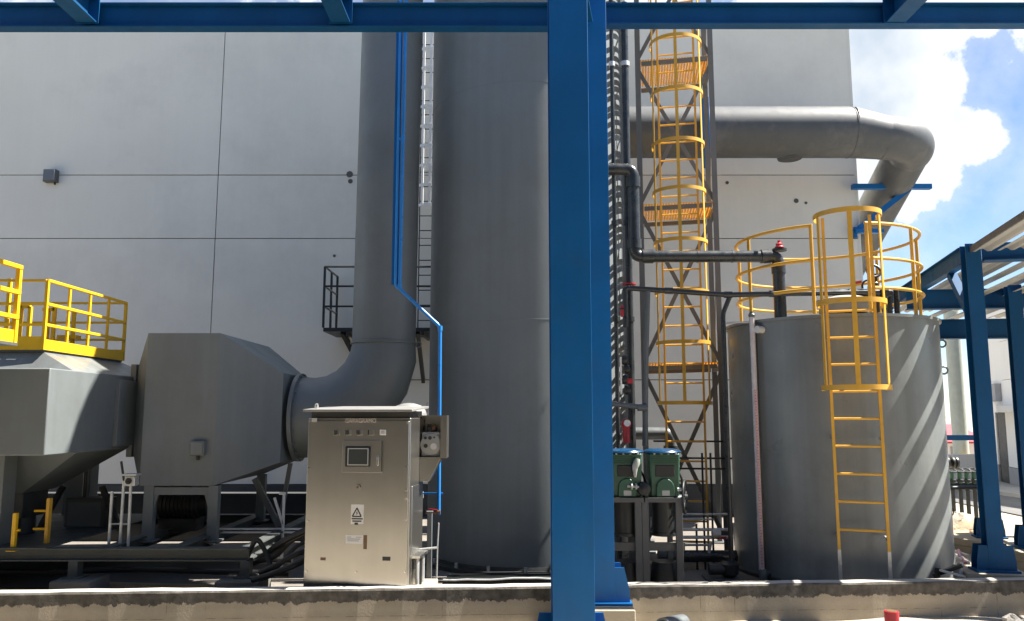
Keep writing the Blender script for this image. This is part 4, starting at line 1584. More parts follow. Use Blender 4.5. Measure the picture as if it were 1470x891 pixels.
    MB().cyl(a, c, .032, n=14).build('pipe', 'grey_pvc', root)
    MB().cyl(c - V((.1, 0, -.001)), c + V((.02, 0, 0)), .043, n=14).build('cap', 'grey_pvc', root)
    # rear elbow pipe by the wall
    y = 13.3
    a, c = at(925, 622, y), at(963, 622, y)
    root = empty('drain_elbow', (c.x, y, Z(640, y)), 'dark drain pipe elbow behind the tower foot', 'pipe')
    MB().tube(fillet([(a.x - .5, y, a.z), (c.x, y, c.z), (c.x, y, Z(660, y))], .12), .10, 16).build('pipe', 'grey_pvc', root)
    MB().lathe([(.1, 0), (.125, 0), (.125, .06), (.1, .06)], (c.x, y, Z(645, y)), 16).build('socket', 'black_iron', root)


pipework()


# cable/duct bundle: dark conduits low by the tank
def small_lines():
    y = 10.6
    root = empty('pipe_manifold', (X(1005, y), y, .12), 'low manifold of pale and dark pipes behind the pump stand', 'manifold')
    for (v, ua, ub, r, m_) in ((738, 955, 1045, .015, 'galvanised'), (745, 975, 1020, .013, 'galvanised'), (760, 975, 1040, .02, 'label_white'), (771, 975, 1040, .022, 'label_white'), (782, 975, 1012, .016, 'galvanised'), (798, 940, 1050, .075, 'black_pvc')):
        z = Z(v, y)
        MB().cyl((X(ua, y), y, z), (X(ub, y), y, z), r, n=12).build('pipe', m_, root)
    for u in (995, 1018, 1006):
        MB().cyl((X(u, y), y, .12), (X(u, y), y, Z(650 if u != 995 else 752, y)), .014, n=8).build('upright', 'black_iron', root)
    vv = at(1028, 765, y - .1)
    MB().lathe([(.02, -.06), (.055, -.05), (.06, .0), (.055, .05), (.02, .06)], (vv.x, y - .1, vv.z), 14, 'X').build('valve_body', 'label_white', root)
    MB().box((vv.x + .06, y - .1, vv.z - .06), (.14, .03, .03)).build('valve_handle', 'red_plastic', root, bevel=.006)
    MB().bar((X(1014, y), y - .05, Z(776, y)), (X(1010, y), y - .05, Z(793, y)), .03, .03).build('strut', 'label_white', root)
    # pump at the tank foot
    root = empty('drain_pump', (X(1045, 10.0), 10.0, .12), 'low dark pump body at the left foot of the storage tank', 'pump')
    x = X(1046, 10, 800)
    MB().lathe([(.06, 0), (.11, .04), (.12, .16), (.07, .2), (.07, .24)], (x, 10.0, .14), 18).build('volute', 'black_iron', root)
    MB().cyl((x, 9.98, .24), (x - .25, 9.98, .24), .07, n=16).build('motor', 'dark_steel', root)
    MB().span(x - .3, x + .14, 9.85, 10.15, .12, .14).build('base_plate', 'steel_grey', root)
    # floor debris: pale boards lit by the sun through the tower
    for i, (ua, ub, v, yy, m_) in enumerate(((915, 960, 812, 10.9, 'sand'), (985, 1000, 805, 11.2, 'concrete'), (1012, 1026, 812, 11.0, 'concrete'), (950, 985, 818, 11.6, 'sand'))):
        o = MB().box((X((ua + ub) / 2, yy, v), yy, .14), ((ub - ua) / F * yy, .22, .035), R(8 * i)).build('floor_board', m_, bevel=.003)
        tag(o, ['pale board on the floor left of the others under the pump stand', 'short pale slab between the pump stand and tower', 'short pale slab beside the tower leg', 'pale board farthest back below the tower'][i], 'board', 'boards on the bund floor')


small_lines()


# ------------------------------------------------------------------ green pumps on a steel stand
def pumps():
    y = 9.35
    zt = Z(720, 9.2)
    root = empty('pump_stand', (X(925, y), y, .12), 'grey steel stand carrying the two green dosing pumps', 'stand')
    for u in (916.5, 926.5, 975, 868):
        x = X(u, 9.2, 760)
        MB().bar((x, 9.2, .12), (x, 9.2, zt), .075, .05, (0, 1, 0)).build('leg', 'steel_grey', root, bevel=.003)
        MB().bar((x, 9.75, .12), (x, 9.75, zt), .06, .05, (0, 1, 0)).build('leg', 'steel_grey', root, bevel=.003)
    for (ua, ub) in ((866, 921), (923, 979)):
        MB().bar((X(ua, 9.2), 9.2, zt + .02), (X(ub, 9.2), 9.2, zt + .02), .06, .05).build('top_rail', 'steel_grey', root)
        MB().bar((X(ua, 9.2), 9.24, Z(785, 9.2)), (X(ub, 9.2), 9.24, Z(785, 9.2)), .03, .09).build('lower_rail', 'steel_grey', root)
        MB().span(X(ua, 9.2), X(ub, 9.2), 9.26, 9.78, zt + .02, zt + .04).build('top_plate', 'dark_steel', root)
    for k, u in enumerate((898, 952)):
        x = X(u, y, 690)
        z0, z1 = zt + .045, Z(650, y)
        r = empty('dosing_pump', (x, y, zt + .045), ['green dosing pump partly behind the blue column', 'green dosing pump beside the black handwheel'][k], 'pump', 'green dosing pumps')
        w = .31
        b = MB()
        b.loft([[V((x - w * .52, y - .1, z0)), V((x + w * .52, y - .1, z0)), V((x + w * .52, y + .16, z0)), V((x - w * .52, y + .16, z0))],
                [V((x - w * .53, y - .12, z0 + .2)), V((x + w * .53, y - .12, z0 + .2)), V((x + w * .53, y + .18, z0 + .2)), V((x - w * .53, y + .18, z0 + .2))],
                [V((x - w * .56, y - .13, z1)), V((x + w * .56, y - .13, z1)), V((x + w * .56, y + .2, z1)), V((x - w * .56, y + .2, z1))]])
        b.build('body', 'pump_green', r, bevel=.015)
        # arched front cover
        zc = z0 + .10
        poly = [(x - .10, y - .145, z0 + .01)] + [(x + .10 * math.cos(math.pi - t * math.pi / 12), y - .145, zc + .11 * math.sin(t * math.pi / 12)) for t in range(13)] + [(x + .10, y - .145, z0 + .01)]
        c = MB().prism(poly, (0, .03, 0)).build('front_cover', 'pump_light', r, bevel=.006)
        MB().box((x + .0, y - .148, z0 + .05), (.085, .006, .055)).build('name_plate', 'label_grey', c)
        MB().span(x - .11, x + .11, y - .135, y - .1, zc + .13, zc + .26).build('sight_recess', 'black_iron', r, bevel=.01)
        MB().lathe([(.215, 0), (.222, .012), (.21, .028), (.15, .045), (.06, .05)], (x - .005, y + .02, z1 + .002), 32).build('cap', 'teal_cap', r)
        MB().tube(fillet([(x + .17, y + .05, z0 + .3), (x + .23, y + .05, z0 + .2), (x + .22, y + .06, z0 - .02), (x + .12, y + .1, zt - .12)], .06), .013, 8).build('cable', 'rubber', r)
        for q in range(4):
            MB().span(x - .15, x + .15, y - .139, y - .118, z1 - .05 - q * .022, z1 - .042 - q * .022).build('rib', 'pump_light', r)
        for dx in (-.12, -.04, .04, .12):
            MB().cyl((x + dx, y - .15, z1 - .01), (x + dx, y - .15, z1 + .012), .012, n=6).build('bolt', 'galvanised', r)
        for (dx, dz) in ((.16, .34), (.155, .24), (.15, .14)):
            MB().cyl((x + dx, y, z0 + dz), (x + dx + .03, y, z0 + dz), .018, n=8).build('side_stud', 'galvanised', r)
        MB().cyl((x, y + .02, zt - .001), (x, y + .02, Z(765, y)), .135, n=20).build('motor', 'black_iron', r)
        MB().lathe([(.155, 0), (.155, .03)], (x, y + .02, Z(768, y)), 20).build('motor_flange', 'black_iron', r)
        MB().lathe([(.16, 0), (.17, .1), (.14, .3)], (x, y + .02, .14), 20).build('pump_foot', 'black_iron', r)
    # sight glass on the first pump
    x = X(908, y, 665)
    g = empty('oil_bottle', (x, 9.2, Z(684, 9.2)), 'small pale green oil bottle between the two pumps', 'bottle')
    MB().lathe([(.012, 0), (.022, .05), (.03, .09), (.032, .13), (.02, .16)], (x, 9.17, Z(685, 9.17)), 14).build('funnel', 'label_grey', g)
    MB().tube([(x, 9.17, Z(672, 9.17)), (x + .02, 9.17, Z(664, 9.17)), (x + .035, 9.17, Z(658, 9.17))], .036, 14, radii=[.03, .04, .026]).build('bottle', 'pale_green', g)
    # small flanged valve between the pumps
    x = X(912, 9.25, 700)
    z = Z(697, 9.25)
    g = empty('flanged_valve', (x, 9.22, z - .08), 'small dark flanged valve with a pale stem between the green pumps', 'valve')
    MB().cyl((x - .10, 9.18, z), (x + .04, 9.18, z - .01), .014, n=10).build('stem', 'label_grey', g)
    for dx in (-.05, 0.0):
        MB().lathe([(.014, -.008), (.034, -.008), (.034, .008), (.014, .008)], (x + dx, 9.18, z - .004), 14, 'X').build('flange', 'label_grey', g)
    MB().lathe([(.03, -.09), (.07, -.07), (.08, 0), (.07, .07), (.03, .09)], (x + .09, 9.24, z - .03), 18, 'Y').build('body', 'black_iron', g)
    # handwheel
    x = X(983, 9.3, 712)
    zc = Z(713, 9.3)
    h = empty('handwheel', (x, 9.3, zc - .19), 'large black handwheel at the right end of the pump stand', 'handwheel')
    MB().tube(arc((x, 9.3, zc), .18, 0, 2 * math.pi * 35 / 36, 35, (.32, .95, 0), (0, 0, 1)), .014, 10, closed=True).build('rim', 'black_iron', h)
    for i in range(5):
        a = 2 * math.pi * i / 5 + .3
        MB().cyl((x, 9.3, zc), V((x, 9.3, zc)) + V((.32, .95, 0)) * (.175 * math.cos(a)) + V((0, 0, .175 * math.sin(a))), .010, n=8).build('spoke', 'black_iron', h)
    MB().cyl((x - .16, 9.3, zc), (x + .03, 9.3, zc), .03, n=14).build('hub', 'dark_steel', h)
    for dz in (-.08, 0, .09):
        MB().cyl((x - .1, 9.22, zc + dz), (x - .05, 9.22, zc + dz), .02, n=10).build('stud', 'galvanised', h)


pumps()

# ------------------------------------------------------------------ storage tank
TKX, TKY, TKR = 4.212, 10.6, 1.30
TZ = 3.26


def build_tank():
    root = empty('storage_tank', (TKX, TKY, .12), 'round grey storage tank striped by sunlight, ringed by an amber guard rail', 'tank')
    b = MB().lathe([(TKR, 0), (TKR, 1.55), (TKR, TZ - .18)], (TKX, TKY, .16), 128)
    b.build('shell', 'tank_paint', root)
    MB().lathe([(TKR + .03, 0), (TKR + .03, .04), (TKR, .05)], (TKX, TKY, .115), 128).build('foot_ring', 'dark_steel', root)
    b = MB().lathe([(TKR - .02, 0), (TKR + .028, 0), (TKR + .028, .035), (TKR - .02, .036), (TKR * .5, .12), (.02, .17)], (TKX, TKY, TZ - .035), 128)
    b.build('lid', 'tank_paint', root)
    # guard rail: three hoops and posts
    rr = TKR - .03 - .08
    rr = 1.15
    la = math.atan2(9.08 - TKY, X(1228, 9.08) - TKX)
    for h, gap in ((1.12, 15), (.69, 15), (.33, 15)):
        a0 = la + R(gap); a1 = la + 2 * math.pi - R(gap)
        pts = [V((TKX + rr * math.cos(a0 + (a1 - a0) * i / 72), TKY + rr * math.sin(a0 + (a1 - a0) * i / 72), TZ + h)) for i in range(73)]
        MB().tube(pts, .021, 8).build('guard_hoop', 'amber_paint', root)
    for a in (la - R(16), la + R(16), la + R(52), la - R(62), la + R(92), la - R(108), la + R(135), la + R(180), la - R(150)):
        px, py = TKX + rr * math.cos(a), TKY + rr * math.sin(a)
        MB().cyl((px, py, TZ + .03), (px, py, TZ + 1.12), .022, n=10).build('guard_post', 'amber_paint', root)
    # manhole
    p = at(1214, 440, 10.0)
    mh = MB().lathe([(.30, 0), (.30, .12), (.34, .13), (.34, .18), (.2, .22), (.02, .225)], (p.x, 10.05, TZ + .08), 40).build('manhole', 'beige_lid', root)
    MB().tube(arc((p.x, 10.05, TZ + .3), .09, 0, math.pi, 10, (1, 0, 0), (0, 0, 1)), .012, 8).build('manhole_handle', 'beige_lid', mh)
    # lifting lugs at the right edge, and a round port
    for (zz) in (TZ - .28, TZ - .62):
        a = R(-20)
        c = V((TKX + (TKR + .03) * math.cos(a), TKY + (TKR + .03) * math.sin(a), zz))
        MB().tube(arc(c, .045, 0, 2 * math.pi * 15 / 16, 15, (.94, -.34, 0), (0, 0, 1)), .012, 8, closed=True).build('lifting_lug', 'tank_paint', root)
    a = math.atan2(at(1093, 466, 9.9).y - TKY, at(1093, 466, 9.9).x - TKX)
    d = V((math.cos(a), math.sin(a), 0))
    c = V((TKX, TKY, TZ - .13)) + d * TKR
    MB().cyl(c - d * .02, c + d * .10, .045, n=18).build('overflow_port', 'label_white', root)
    return la


LA = build_tank()


def level_gauge():
    d0 = at(1085, 600, 9.92)
    x, y = d0.x, 9.92
    zt, zb = TZ + .03, .22
    root = empty('level_gauge', (x, y, .12), 'clear level tube with a pink scale down the left of the tank', 'gauge')
    MB().cyl((x, y, zb), (x, y, zt), .033, n=16).build('sight_tube', 'clear_pipe', root)
    MB().bar((x + .0, y - .036, zb + .05), (x + .0, y - .036, zt - .9), .03, .005, (0, 1, 0)).build('scale_tape', 'tape_pink', root)
    b = MB()
    for i in range(60):
        z = zb + .1 + i * .035
        b.bar((x - .012, y - .0405, z), (x + (.012 if i % 5 == 0 else .0), y - .0405, z), .002, .004)
    b.build('scale_marks', 'label_ink', root, smooth=False)
    MB().bar((x + .05, y + .02, zb), (x + .05, y + .02, zt - .05), .02, .02, (0, 1, 0)).build('guide_rod', 'black_iron', root)
    MB().lathe([(.045, 0), (.05, .05), (.05, .1), (.04, .12)], (x + .01, y - .02, .13), 14).build('drain_valve', 'grey_pvc', root)
    MB().cyl((x, y, .2), (x + .35, y + .1, .2), .03, n=12).build('bottom_branch', 'grey_pvc', root)
    MB().lathe([(.04, 0), (.045, .03), (.02, .07)], (x, y, zt), 14).build('top_cap', 'grey_pvc', root)
    a = at(1046, 462, y)
    MB().cyl((x, y, zt - .06), (a.x, y + .1, a.z), .012, n=8).build('top_branch', 'galvanised', root)


level_gauge()


def tank_ladder():
    y = 9.06
    x0, x1 = X(1197.5, y, 600), X(1262, y, 600)
    zb = Z(790, y)
    zt = Z(305, y)
    hoops = [Z(556, 8.75), Z(433, 8.75), Z(306, 8.75)]
    xc = (x0 + x1) / 2
    root = caged_ladder('caged_ladder', 'amber caged ladder on the front of the round tank, with grey feet', x0, x1, y, zb, zt - .05, .305, hoops, .355,
                        'amber_paint', 'amber_paint', verticals=[205, 270, 335], vt=(.05, .012), stile=(.05, .032), rung_r=.014, yaw=-19, group='amber caged ladders', hh=.055, z_up=TZ + .1)
    for x in (x0, x1):
        MB().bar((x, y, .12), (x, y, zb), .035, .05, (0, 1, 0)).build('foot', 'galvanised', root)
        for z in (zb + .12, Z(630, y), TZ - .3):
            yy = TKY - math.sqrt(max(.1, TKR ** 2 - (x - TKX) ** 2))
            MB().bar((x, y, z), (x, yy + .01, z), .03, .03).build('stand_off', 'galvanised', root)


tank_ladder()


def tank_top_valve():
    y = 10.0
    p = at(1256, 420, y)
    z = p.z
    root = empty('tank_valve', (p.x, y, TZ + .1), 'dark handwheel valve on top of the tank', 'valve')
    MB().cyl((p.x, y, TZ + .1), (p.x, y, z + .0), .045, n=14).build('riser', 'black_iron', root)
    MB().cyl((X(1228, y), y, z), (X(1290, y), y, z - .0), .05, n=16).build('body', 'black_pvc', root)
    MB().lathe([(.06, -.04), (.085, -.04), (.085, .04), (.06, .04)], (p.x + .1, y, z), 18, 'X').build('flange', 'black_pvc', root)
    MB().lathe([(.05, 0), (.05, .08), (.035, .1), (.035, .2)], (p.x, y, z + .04), 14).build('bonnet', 'black_iron', root)
    MB().tube(arc((p.x, y, z + .28), .085, 0, 2 * math.pi * 23 / 24, 23, (1, 0, 0), (0, .35, .94)), .016, 8, closed=True).build('wheel', 'black_iron', root)
    MB().bar((X(1229, y), y - .05, Z(408, y)), (X(1245, y), y - .05, Z(405, y)), .02, .03).build('lever', 'red_plastic', root)
    MB().tube(arc((p.x - .09, y - .02, z + .08), .075, R(60), R(200), 10, (1, 0, 0), (0, 0, 1)), .012, 8).build('hose_loop', 'black_iron', root)
    # outlet elbow hanging over the rim on the right
    for u in (1292, 1303):
        MB().cyl((X(u, y), y + .1, TZ + .05), (X(u, y), y + .1, Z(412, y)), .035, n=12).build('upright', 'black_pvc', root)


tank_top_valve()


# ------------------------------------------------------------------ big overhead duct turning round the building corner
def big_duct():
    y = 14.5
    zc = Z(190, y)
    r = .475
    root = empty('overhead_duct', (4.5, y, zc), 'large pale grey overhead duct bending round the corner of the white building', 'duct')
    xe = X(1218, y, 190)
    MB().tube([(.3, y, zc), (xe, y, zc)], r, 48).build('straight_run', 'pale_duct', root)
    xr_ = X(1268, y, 200)
    zd = zc - .10
    MB().tube([(xe + .002, y, zc), (xr_, y, zd)], r, 48, radii=[r, r * .86]).build('reducer', 'pale_duct', root)
    rd = r * .86
    # elbow
    xv = 7.80
    rb = xv - xr_ - .02
    pts = [V((xr_ - .06, y, zd))]
    c = V((xr_ + .02, y + rb, zd))
    k = 24
    for i in range(k + 1):
        a = math.pi / 2 * i / k
        pts.append(c + V((rb * math.sin(a), -rb * math.cos(a), -.05 * i / k)))
    e = pts[-1]
    MB().tube(pts, rd, 48).build('elbow', 'pale_duct', root)
    MB().tube([e + V((0, -.02, 0)), e + V((0, 6, -3.3))], rd, 48).build('descending_run', 'pale_duct', root)
    for (x0, rr_) in ((xe, r + .006),):
        zz = zc if x0 == xe else zd
        MB().lathe([(rr_ - .02, -.012), (rr_, -.008), (rr_, .008), (rr_ - .02, .012)], (x0, y, zz), 48, 'X').build('seam_band', 'pale_duct', root)
    # blind nozzle underneath
    xn = X(1137, y, 228)
    MB().lathe([(.22, 0), (.23, .03), (.22, .3)], (xn, y + .12, zc - r - .0), 28).build('drain_nozzle', 'dark_steel', root)
    # blue wall bracket carrying the bend
    yb = 15.75
    za = Z(268, yb)
    br = empty('duct_bracket', (7.0, yb, za - 1), 'blue triangular bracket on the building corner carrying the overhead duct', 'bracket')
    MB().bar((6.88, yb, za), (X(1336, yb, 268), yb, za), .12, .10).build('arm', 'blue_paint', br)
    a, c = at(1238, 335, 16.0), at(1303, 272, 15.8)
    MB().bar((6.93, 15.9, a.z), (c.x, yb, c.z), .09, .11).build('strut', 'blue_paint', br)
    MB().cyl((X(1324, yb), yb - .04, za), (X(1322, yb), yb - .04, za + .25), .008, n=6).build('hanger_rod', 'galvanised', br)
    z2 = Z(330, yb)
    b2 = empty('stub_bracket', (7.1, yb, z2), 'short blue bracket on the building corner below the duct bracket', 'bracket')
    MB().bar((6.93, yb + .1, z2), (X(1271, yb, 330), yb + .1, z2), .1, .08).build('arm', 'blue_paint', b2)
    MB().box((6.95, yb + .14, z2 - .02), (.06, .08, .22)).build('wall_plate', 'blue_paint', b2)
    # blue drop pole in front of the duct behind the tower
    yq = 13.9
    o = MB().bar((X(1012, yq, 180), yq, Z(240, yq)), (X(1012, yq, 180), yq, Z(140, yq)), .14, .12, (0, 1, 0)).build('duct_hanger', 'blue_paint', bevel=.004)
    tag(o, 'blue steel hanger across the overhead duct beside the tower', 'hanger')


big_duct()

# ------------------------------------------------------------------ canopy at the right
CD = V((.242, .970, 0))        # depth axis of the canopy
CN = V((.970, -.242, 0))       # across it
CYW = math.atan2(-CD.x, CD.y)


def right_canopy():
    mm = 'deep_blue'
    P1 = V((X(1409, 9.1, 600), 9.1, 0))
    P2 = V((X(1467, 10.8, 600), 10.8, 0))
    P3 = V((X(1414, 12.7, 700), 12.7, 0))
    za = Z(352, 9.1)
    zb = Z(412, 10.9)
    h_column('canopy_post', 'nearest dark blue canopy post at right, standing just behind the kerb', P1.x, P1.y - .11, Z(819, 9.1), za, .165, .17, mm, CYW * .6, 'dark blue canopy posts', .26, .44)
    h_column('canopy_post', 'dark blue canopy post at the right picture edge', P2.x, P2.y - .11, Z(786, 10.8), zb, .165, .17, mm, CYW, 'dark blue canopy posts', .26, .44)
    h_column('canopy_post', 'dark blue canopy post farther back, mostly hidden by the nearest one', P3.x, P3.y - .11, Z(771, 12.7), zb + .1, .165, .17, mm, CYW, 'dark blue canopy posts', .26, .44)
    for (p, v, s, lab) in ((P1, 819, .36, 'concrete footing of the nearest canopy post'), (P2, 786, .48, 'round concrete footing at the right picture edge'), (P3, 771, .50, 'round concrete footing behind the nearest canopy post')):
        zt = Z(v, p.y)
        b = MB()
        if p is P1:
            b.box((p.x, p.y + .05, zt / 2 - .1), (.62, .55, zt + .2), CYW)
        else:
            b.lathe([(s, -.5), (s, zt - .11), (s + .02, zt - .10), (s + .02, zt - .002), (s - .01, zt)], (p.x, p.y, 0), 40)
        tag(b.build('post_footing', 'concrete', bevel=.006), lab, 'footing', 'concrete footings of the canopy')
    # beams
    bh = .21
    A0 = V((P1.x, P1.y + .12, za - bh / 2))
    A1 = A0 + CD * 6.2
    o = MB().ibeam(A0, A1, .10, bh, t=.012).build('canopy_beam', mm)
    tag(o, 'dark blue canopy beam running back above the tank from the nearest post', 'beam', 'dark blue canopy beams')
    B0 = V((P1.x, P1.y, za - .10)) + CN * .13
    o = MB().ibeam(B0, B0 + CN * 5, .18, .20, t=.012).build('canopy_beam', mm)
    tag(o, 'dark blue canopy beam running right from the nearest post head', 'beam', 'dark blue canopy beams')
    br = MB().bar(V((P1.x, P1.y, za - .75)) + CD * .14, V((P1.x, P1.y, za - bh)) + CD * .75, .09, .09).build('knee_brace', mm)
    tag(br, 'short blue knee brace behind the nearest canopy post', 'brace')
    # cross beams farther back
    for (v, yy, lab, ua) in ((427, 11.0, 'dark blue canopy cross beam behind the nearest post', 1325), (471, 13.0, 'dark blue canopy cross beam farthest back and lowest', 1300)):
        z = Z(v, yy)
        o = MB().ibeam((X(ua, yy), yy + .25, z), (X(ua, yy) + 5.5 * CN.x, yy + .25 + 5.5 * CN.y * .4, z), .16, Z(v - 14, yy) - Z(v + 14, yy), t=.012).build('canopy_beam', mm)
        tag(o, lab, 'beam', 'dark blue canopy beams')
    # corrugated roofs: separate sheets with open gaps that let strips of sun through
    zA = za - .08
    slats = [(-.28, -.08), (-.02, .40), (.50, .655), (.90, 1.10), (1.20, 1.42), (1.55, 1.9), (1.96, 2.4), (2.45, 2.9), (2.95, 3.5)]
    names = ['first', 'second', 'third', 'fourth', 'fifth', 'sixth', 'seventh', 'eighth', 'ninth']

    def slat(x, y, z, a, w, s0, s1):
        n = max(2, int(w / .035))

        def sec(s_):
            up = []
            for i in range(n + 1):
                up.append(V((x, y, z + .014 * (1 if (i // 2) % 2 else -1))) + CD * s_ + CN * (a + w * i / n))
            return up + [p - V((0, 0, .004)) for p in reversed(up)]
        return MB().loft([sec(s0), sec(s1)]).build('roof_sheet', 'roof_sheet', smooth=False)
    for i, ((a, c), nm) in enumerate(zip(slats, names)):
        if i < 2:
            tag(slat(5.72, 9.7, zA, a, c - a, -3.4, -.80), 'grey corrugated roof strip, %s from the eave, on the near end of the canopy' % nm, 'roof sheet', 'corrugated strips of the upper canopy')
        if i == 0:
            continue
        tag(slat(5.72, 9.7, zA, a, c - a, -.56, 5.0), 'grey corrugated roof strip, %s from the eave, on the upper right canopy' % nm, 'roof sheet', 'corrugated strips of the upper canopy')
    e0 = V((5.72, 9.7, zA + .01)) + CN * (slats[0][0] - .012)
    o = MB().bar(e0 + CD * -3.42, e0 + CD * -.80, .02, .07).build('eave_trim', 'steel_grey')
    tag(o, 'grey eave trim along the upper canopy roof edge', 'trim')
    # lower canopy roof
    zB = Z(383, 9.3) + .0
    sh = (zA - zB + .06) / math.tan(R(SUN_EL)) * .95
    for (a, c), nm in zip(slats[2:], names):
        tag(slat(5.72, 9.7, zB - .06, a - sh, c - a, -.6, 4.5), 'grey corrugated roof strip, %s from the edge, on the lower right canopy' % nm, 'roof sheet', 'corrugated strips of the lower canopy')


right_canopy()


# ------------------------------------------------------------------ far background at the right
def far_background():
    d = V((.28, .96, 0)); n = V((.96, -.28, 0))
    B = V((23.8, 38.9, 0))
    yaw = math.atan2(-.28, .96)
    g0 = gz(0, 40)
    root = empty('warehouse', B + V((3, 0, g0)), 'white panelled warehouse across the road with a dark doorway', 'building')

    def wallbox(s0, s1, o0, o1, z0, z1):
        c = B + d * ((s0 + s1) / 2) + n * ((o0 + o1) / 2)
        return MB().box((c.x, c.y, (z0 + z1) / 2), (o1 - o0, s1 - s0, z1 - z0), yaw)
    zt = Z(446, 39.5)
    MB().bm.free()
    b = wallbox(-20, 3.2, .02, 14, g0 - .3, zt)
    b.build('core', 'wall_joint', root, smooth=False)
    # facade panels with an opening
    b = MB()
    lev = [g0 + .95, 2.5, 3.75, 5.6, zt]
    for z0, z1 in zip(lev, lev[1:]):
        for (s0, s1) in ((-20, -10), (-10, -2.75), (-1.75, -.05), (1.55, 3.22)):
            zz0 = z0
            c = B + d * ((s0 + s1) / 2) + n * (-.02)
            b.box((c.x, c.y, (zz0 + z1) / 2), (.1, s1 - s0 - .02, z1 - zz0 - .02), yaw)
    for (s0, s1, z0, z1) in ((-2.75, -1.75, g0 + 2.15, 2.49), (-2.75, -1.75, 2.51, zt), (-.05, 1.55, 2.2, zt)):
        c = B + d * ((s0 + s1) / 2) + n * (-.02)
        b.box((c.x, c.y, (z0 + z1) / 2), (.1, s1 - s0 + .02, z1 - z0), yaw)
    b.build('wall_panels', 'far_wall', root, smooth=False)
    b = MB()
    for (s0, s1) in ((-20, -2.75), (-1.75, -.05), (1.55, 3.22)):
        c = B + d * ((s0 + s1) / 2) + n * (-.03)
        b.box((c.x, c.y, g0 + .46), (.12, s1 - s0 - .02, .95), yaw)
    b.build('wainscot', 'far_grey', root, smooth=False)
    wallbox(-.05, 1.55, -.01, .3, g0, 2.2).build('doorway', 'far_dark', root)
    dr = wallbox(-2.7, -1.8, -.04, .05, g0 + .02, g0 + 2.1).build('door', 'far_grey', root)
    wallbox(-2.5, -2.0, -.06, -.045, g0 + 1.2, g0 + 1.85).build('door_pane', 'label_white', dr)
    wallbox(-3.0, 1.2, -1.2, -.08, 2.2, 2.5).build('door_canopy', 'far_wall', root, smooth=False)
    wallbox(.2, 1.6, -.35, -.08, 2.75, 3.6).build('louvre', 'far_grey', root, smooth=False)

    # pale green column
    cx = X(1376, 45)
    r0 = .40
    cr = empty('vent_stack', (cx, 45, gz(0, 45)), 'pale green round stack rising behind the canopy', 'stack')
    MB().lathe([(r0 * .95, 0), (r0, .5), (r0 * 1.02, 9.6)], (cx, 45, gz(0, 45)), 28).build('shaft', 'pale_green', cr)
    MB().lathe([(r0 + .25, 0), (r0 + .25, .1)], (cx, 45, gz(0, 45) + 1.0), 28).build('collar', 'amber_paint', cr)
    # red roofed shed
    yy = 52
    x0, x1 = X(1335, yy), X(1402, yy)
    g = gz(0, yy)
    sh = empty('red_roofed_shed', ((x0 + x1) / 2, yy, g), 'distant low shed with a red roof', 'shed')
    MB().span(x0, x1, yy, yy + 6, g, Z(636, yy)).build('wall', 'far_wall', sh, smooth=False)
    zr = Z(636, yy)
    MB().loft([[V((x0 - .4, yy - .5, zr)), V((x1 + .4, yy - .5, zr)), V((x1 + .4, yy - .5, zr + .12)), V((x0 - .4, yy - .5, zr + .12))],
               [V((x0 - .4, yy + 3, Z(612, yy))), V((x1 + .4, yy + 3, Z(612, yy))), V((x1 + .4, yy + 3, Z(612, yy) + .12)), V((x0 - .4, yy + 3, Z(612, yy) + .12))],
               [V((x0 - .4, yy + 6.5, zr)), V((x1 + .4, yy + 6.5, zr)), V((x1 + .4, yy + 6.5, zr + .12)), V((x0 - .4, yy + 6.5, zr + .12))]]).build('roof', 'red_roof', sh, smooth=False)
    MB().span(X(1361, yy), X(1367, yy), yy - .04, yy, Z(641, yy) - .5, Z(641, yy)).build('window', 'far_grey', sh)
    # low white yard wall
    yy = 41
    o = MB().span(X(1330, yy), X(1408, yy), yy, yy + .3, gz(0, yy) - .2, Z(652, yy)).build('yard_wall', 'far_wall', smooth=False)
    tag(o, 'low white yard wall seen between the tank and the canopy post', 'wall')
    # blue pipe bridge
    yy = 15.4
    z = Z(628, yy)
    pr = empty('pipe_rail', (X(1370, yy), yy, gz(0, yy)), 'dark blue horizontal rail on a post right of the tank', 'rail')
    MB().bar((X(1351, yy), yy, z), (X(1402, yy), yy, z), .08, .10).build('rail', 'deep_blue', pr)
    MB().bar((X(1352, yy), yy, gz(0, yy)), (X(1352, yy), yy, Z(615, yy)), .07, .07, (0, 1, 0)).build('post', 'deep_blue', pr)
    # hydrant valves
    yy = 17.0
    hv = empty('valve_rack', (X(1378, yy), yy, gz(0, yy)), 'row of dark green hydrant valves with handwheels by the road', 'valves')
    zt2 = Z(698, yy)
    MB().cyl((X(1350, yy), yy, zt2), (X(1408, yy), yy, zt2), .07, n=14).build('header', 'black_iron', hv)
    for u in (1360, 1371, 1381, 1391, 1400):
        x = X(u, yy)
        st = MB().cyl((x, yy, zt2), (x, yy, Z(676, yy)), .045, n=12).build('valve', 'pump_green', hv)
        MB().tube(arc((x, yy - .02, Z(675, yy)), .085, 0, 2 * math.pi * 17 / 18, 17, (1, 0, 0), (0, .9, .42)), .016, 6, closed=True).build('handwheel', 'black_iron', st)
        MB().lathe([(.05, 0), (.09, .02), (.09, .05), (.05, .07)], (x, yy, Z(692, yy)), 14).build('flange', 'black_iron', st)
        MB().cyl((x, yy, gz(x, yy)), (x, yy, zt2), .04, n=10).build('stem', 'black_iron', hv)
    # gate valve behind the tank
    yy = 16.2
    gv = empty('gate_valve', (X(1358, yy), yy, gz(0, yy)), 'black gate valve just right of the tank, above the valve row', 'valve')
    zz = Z(664, yy)
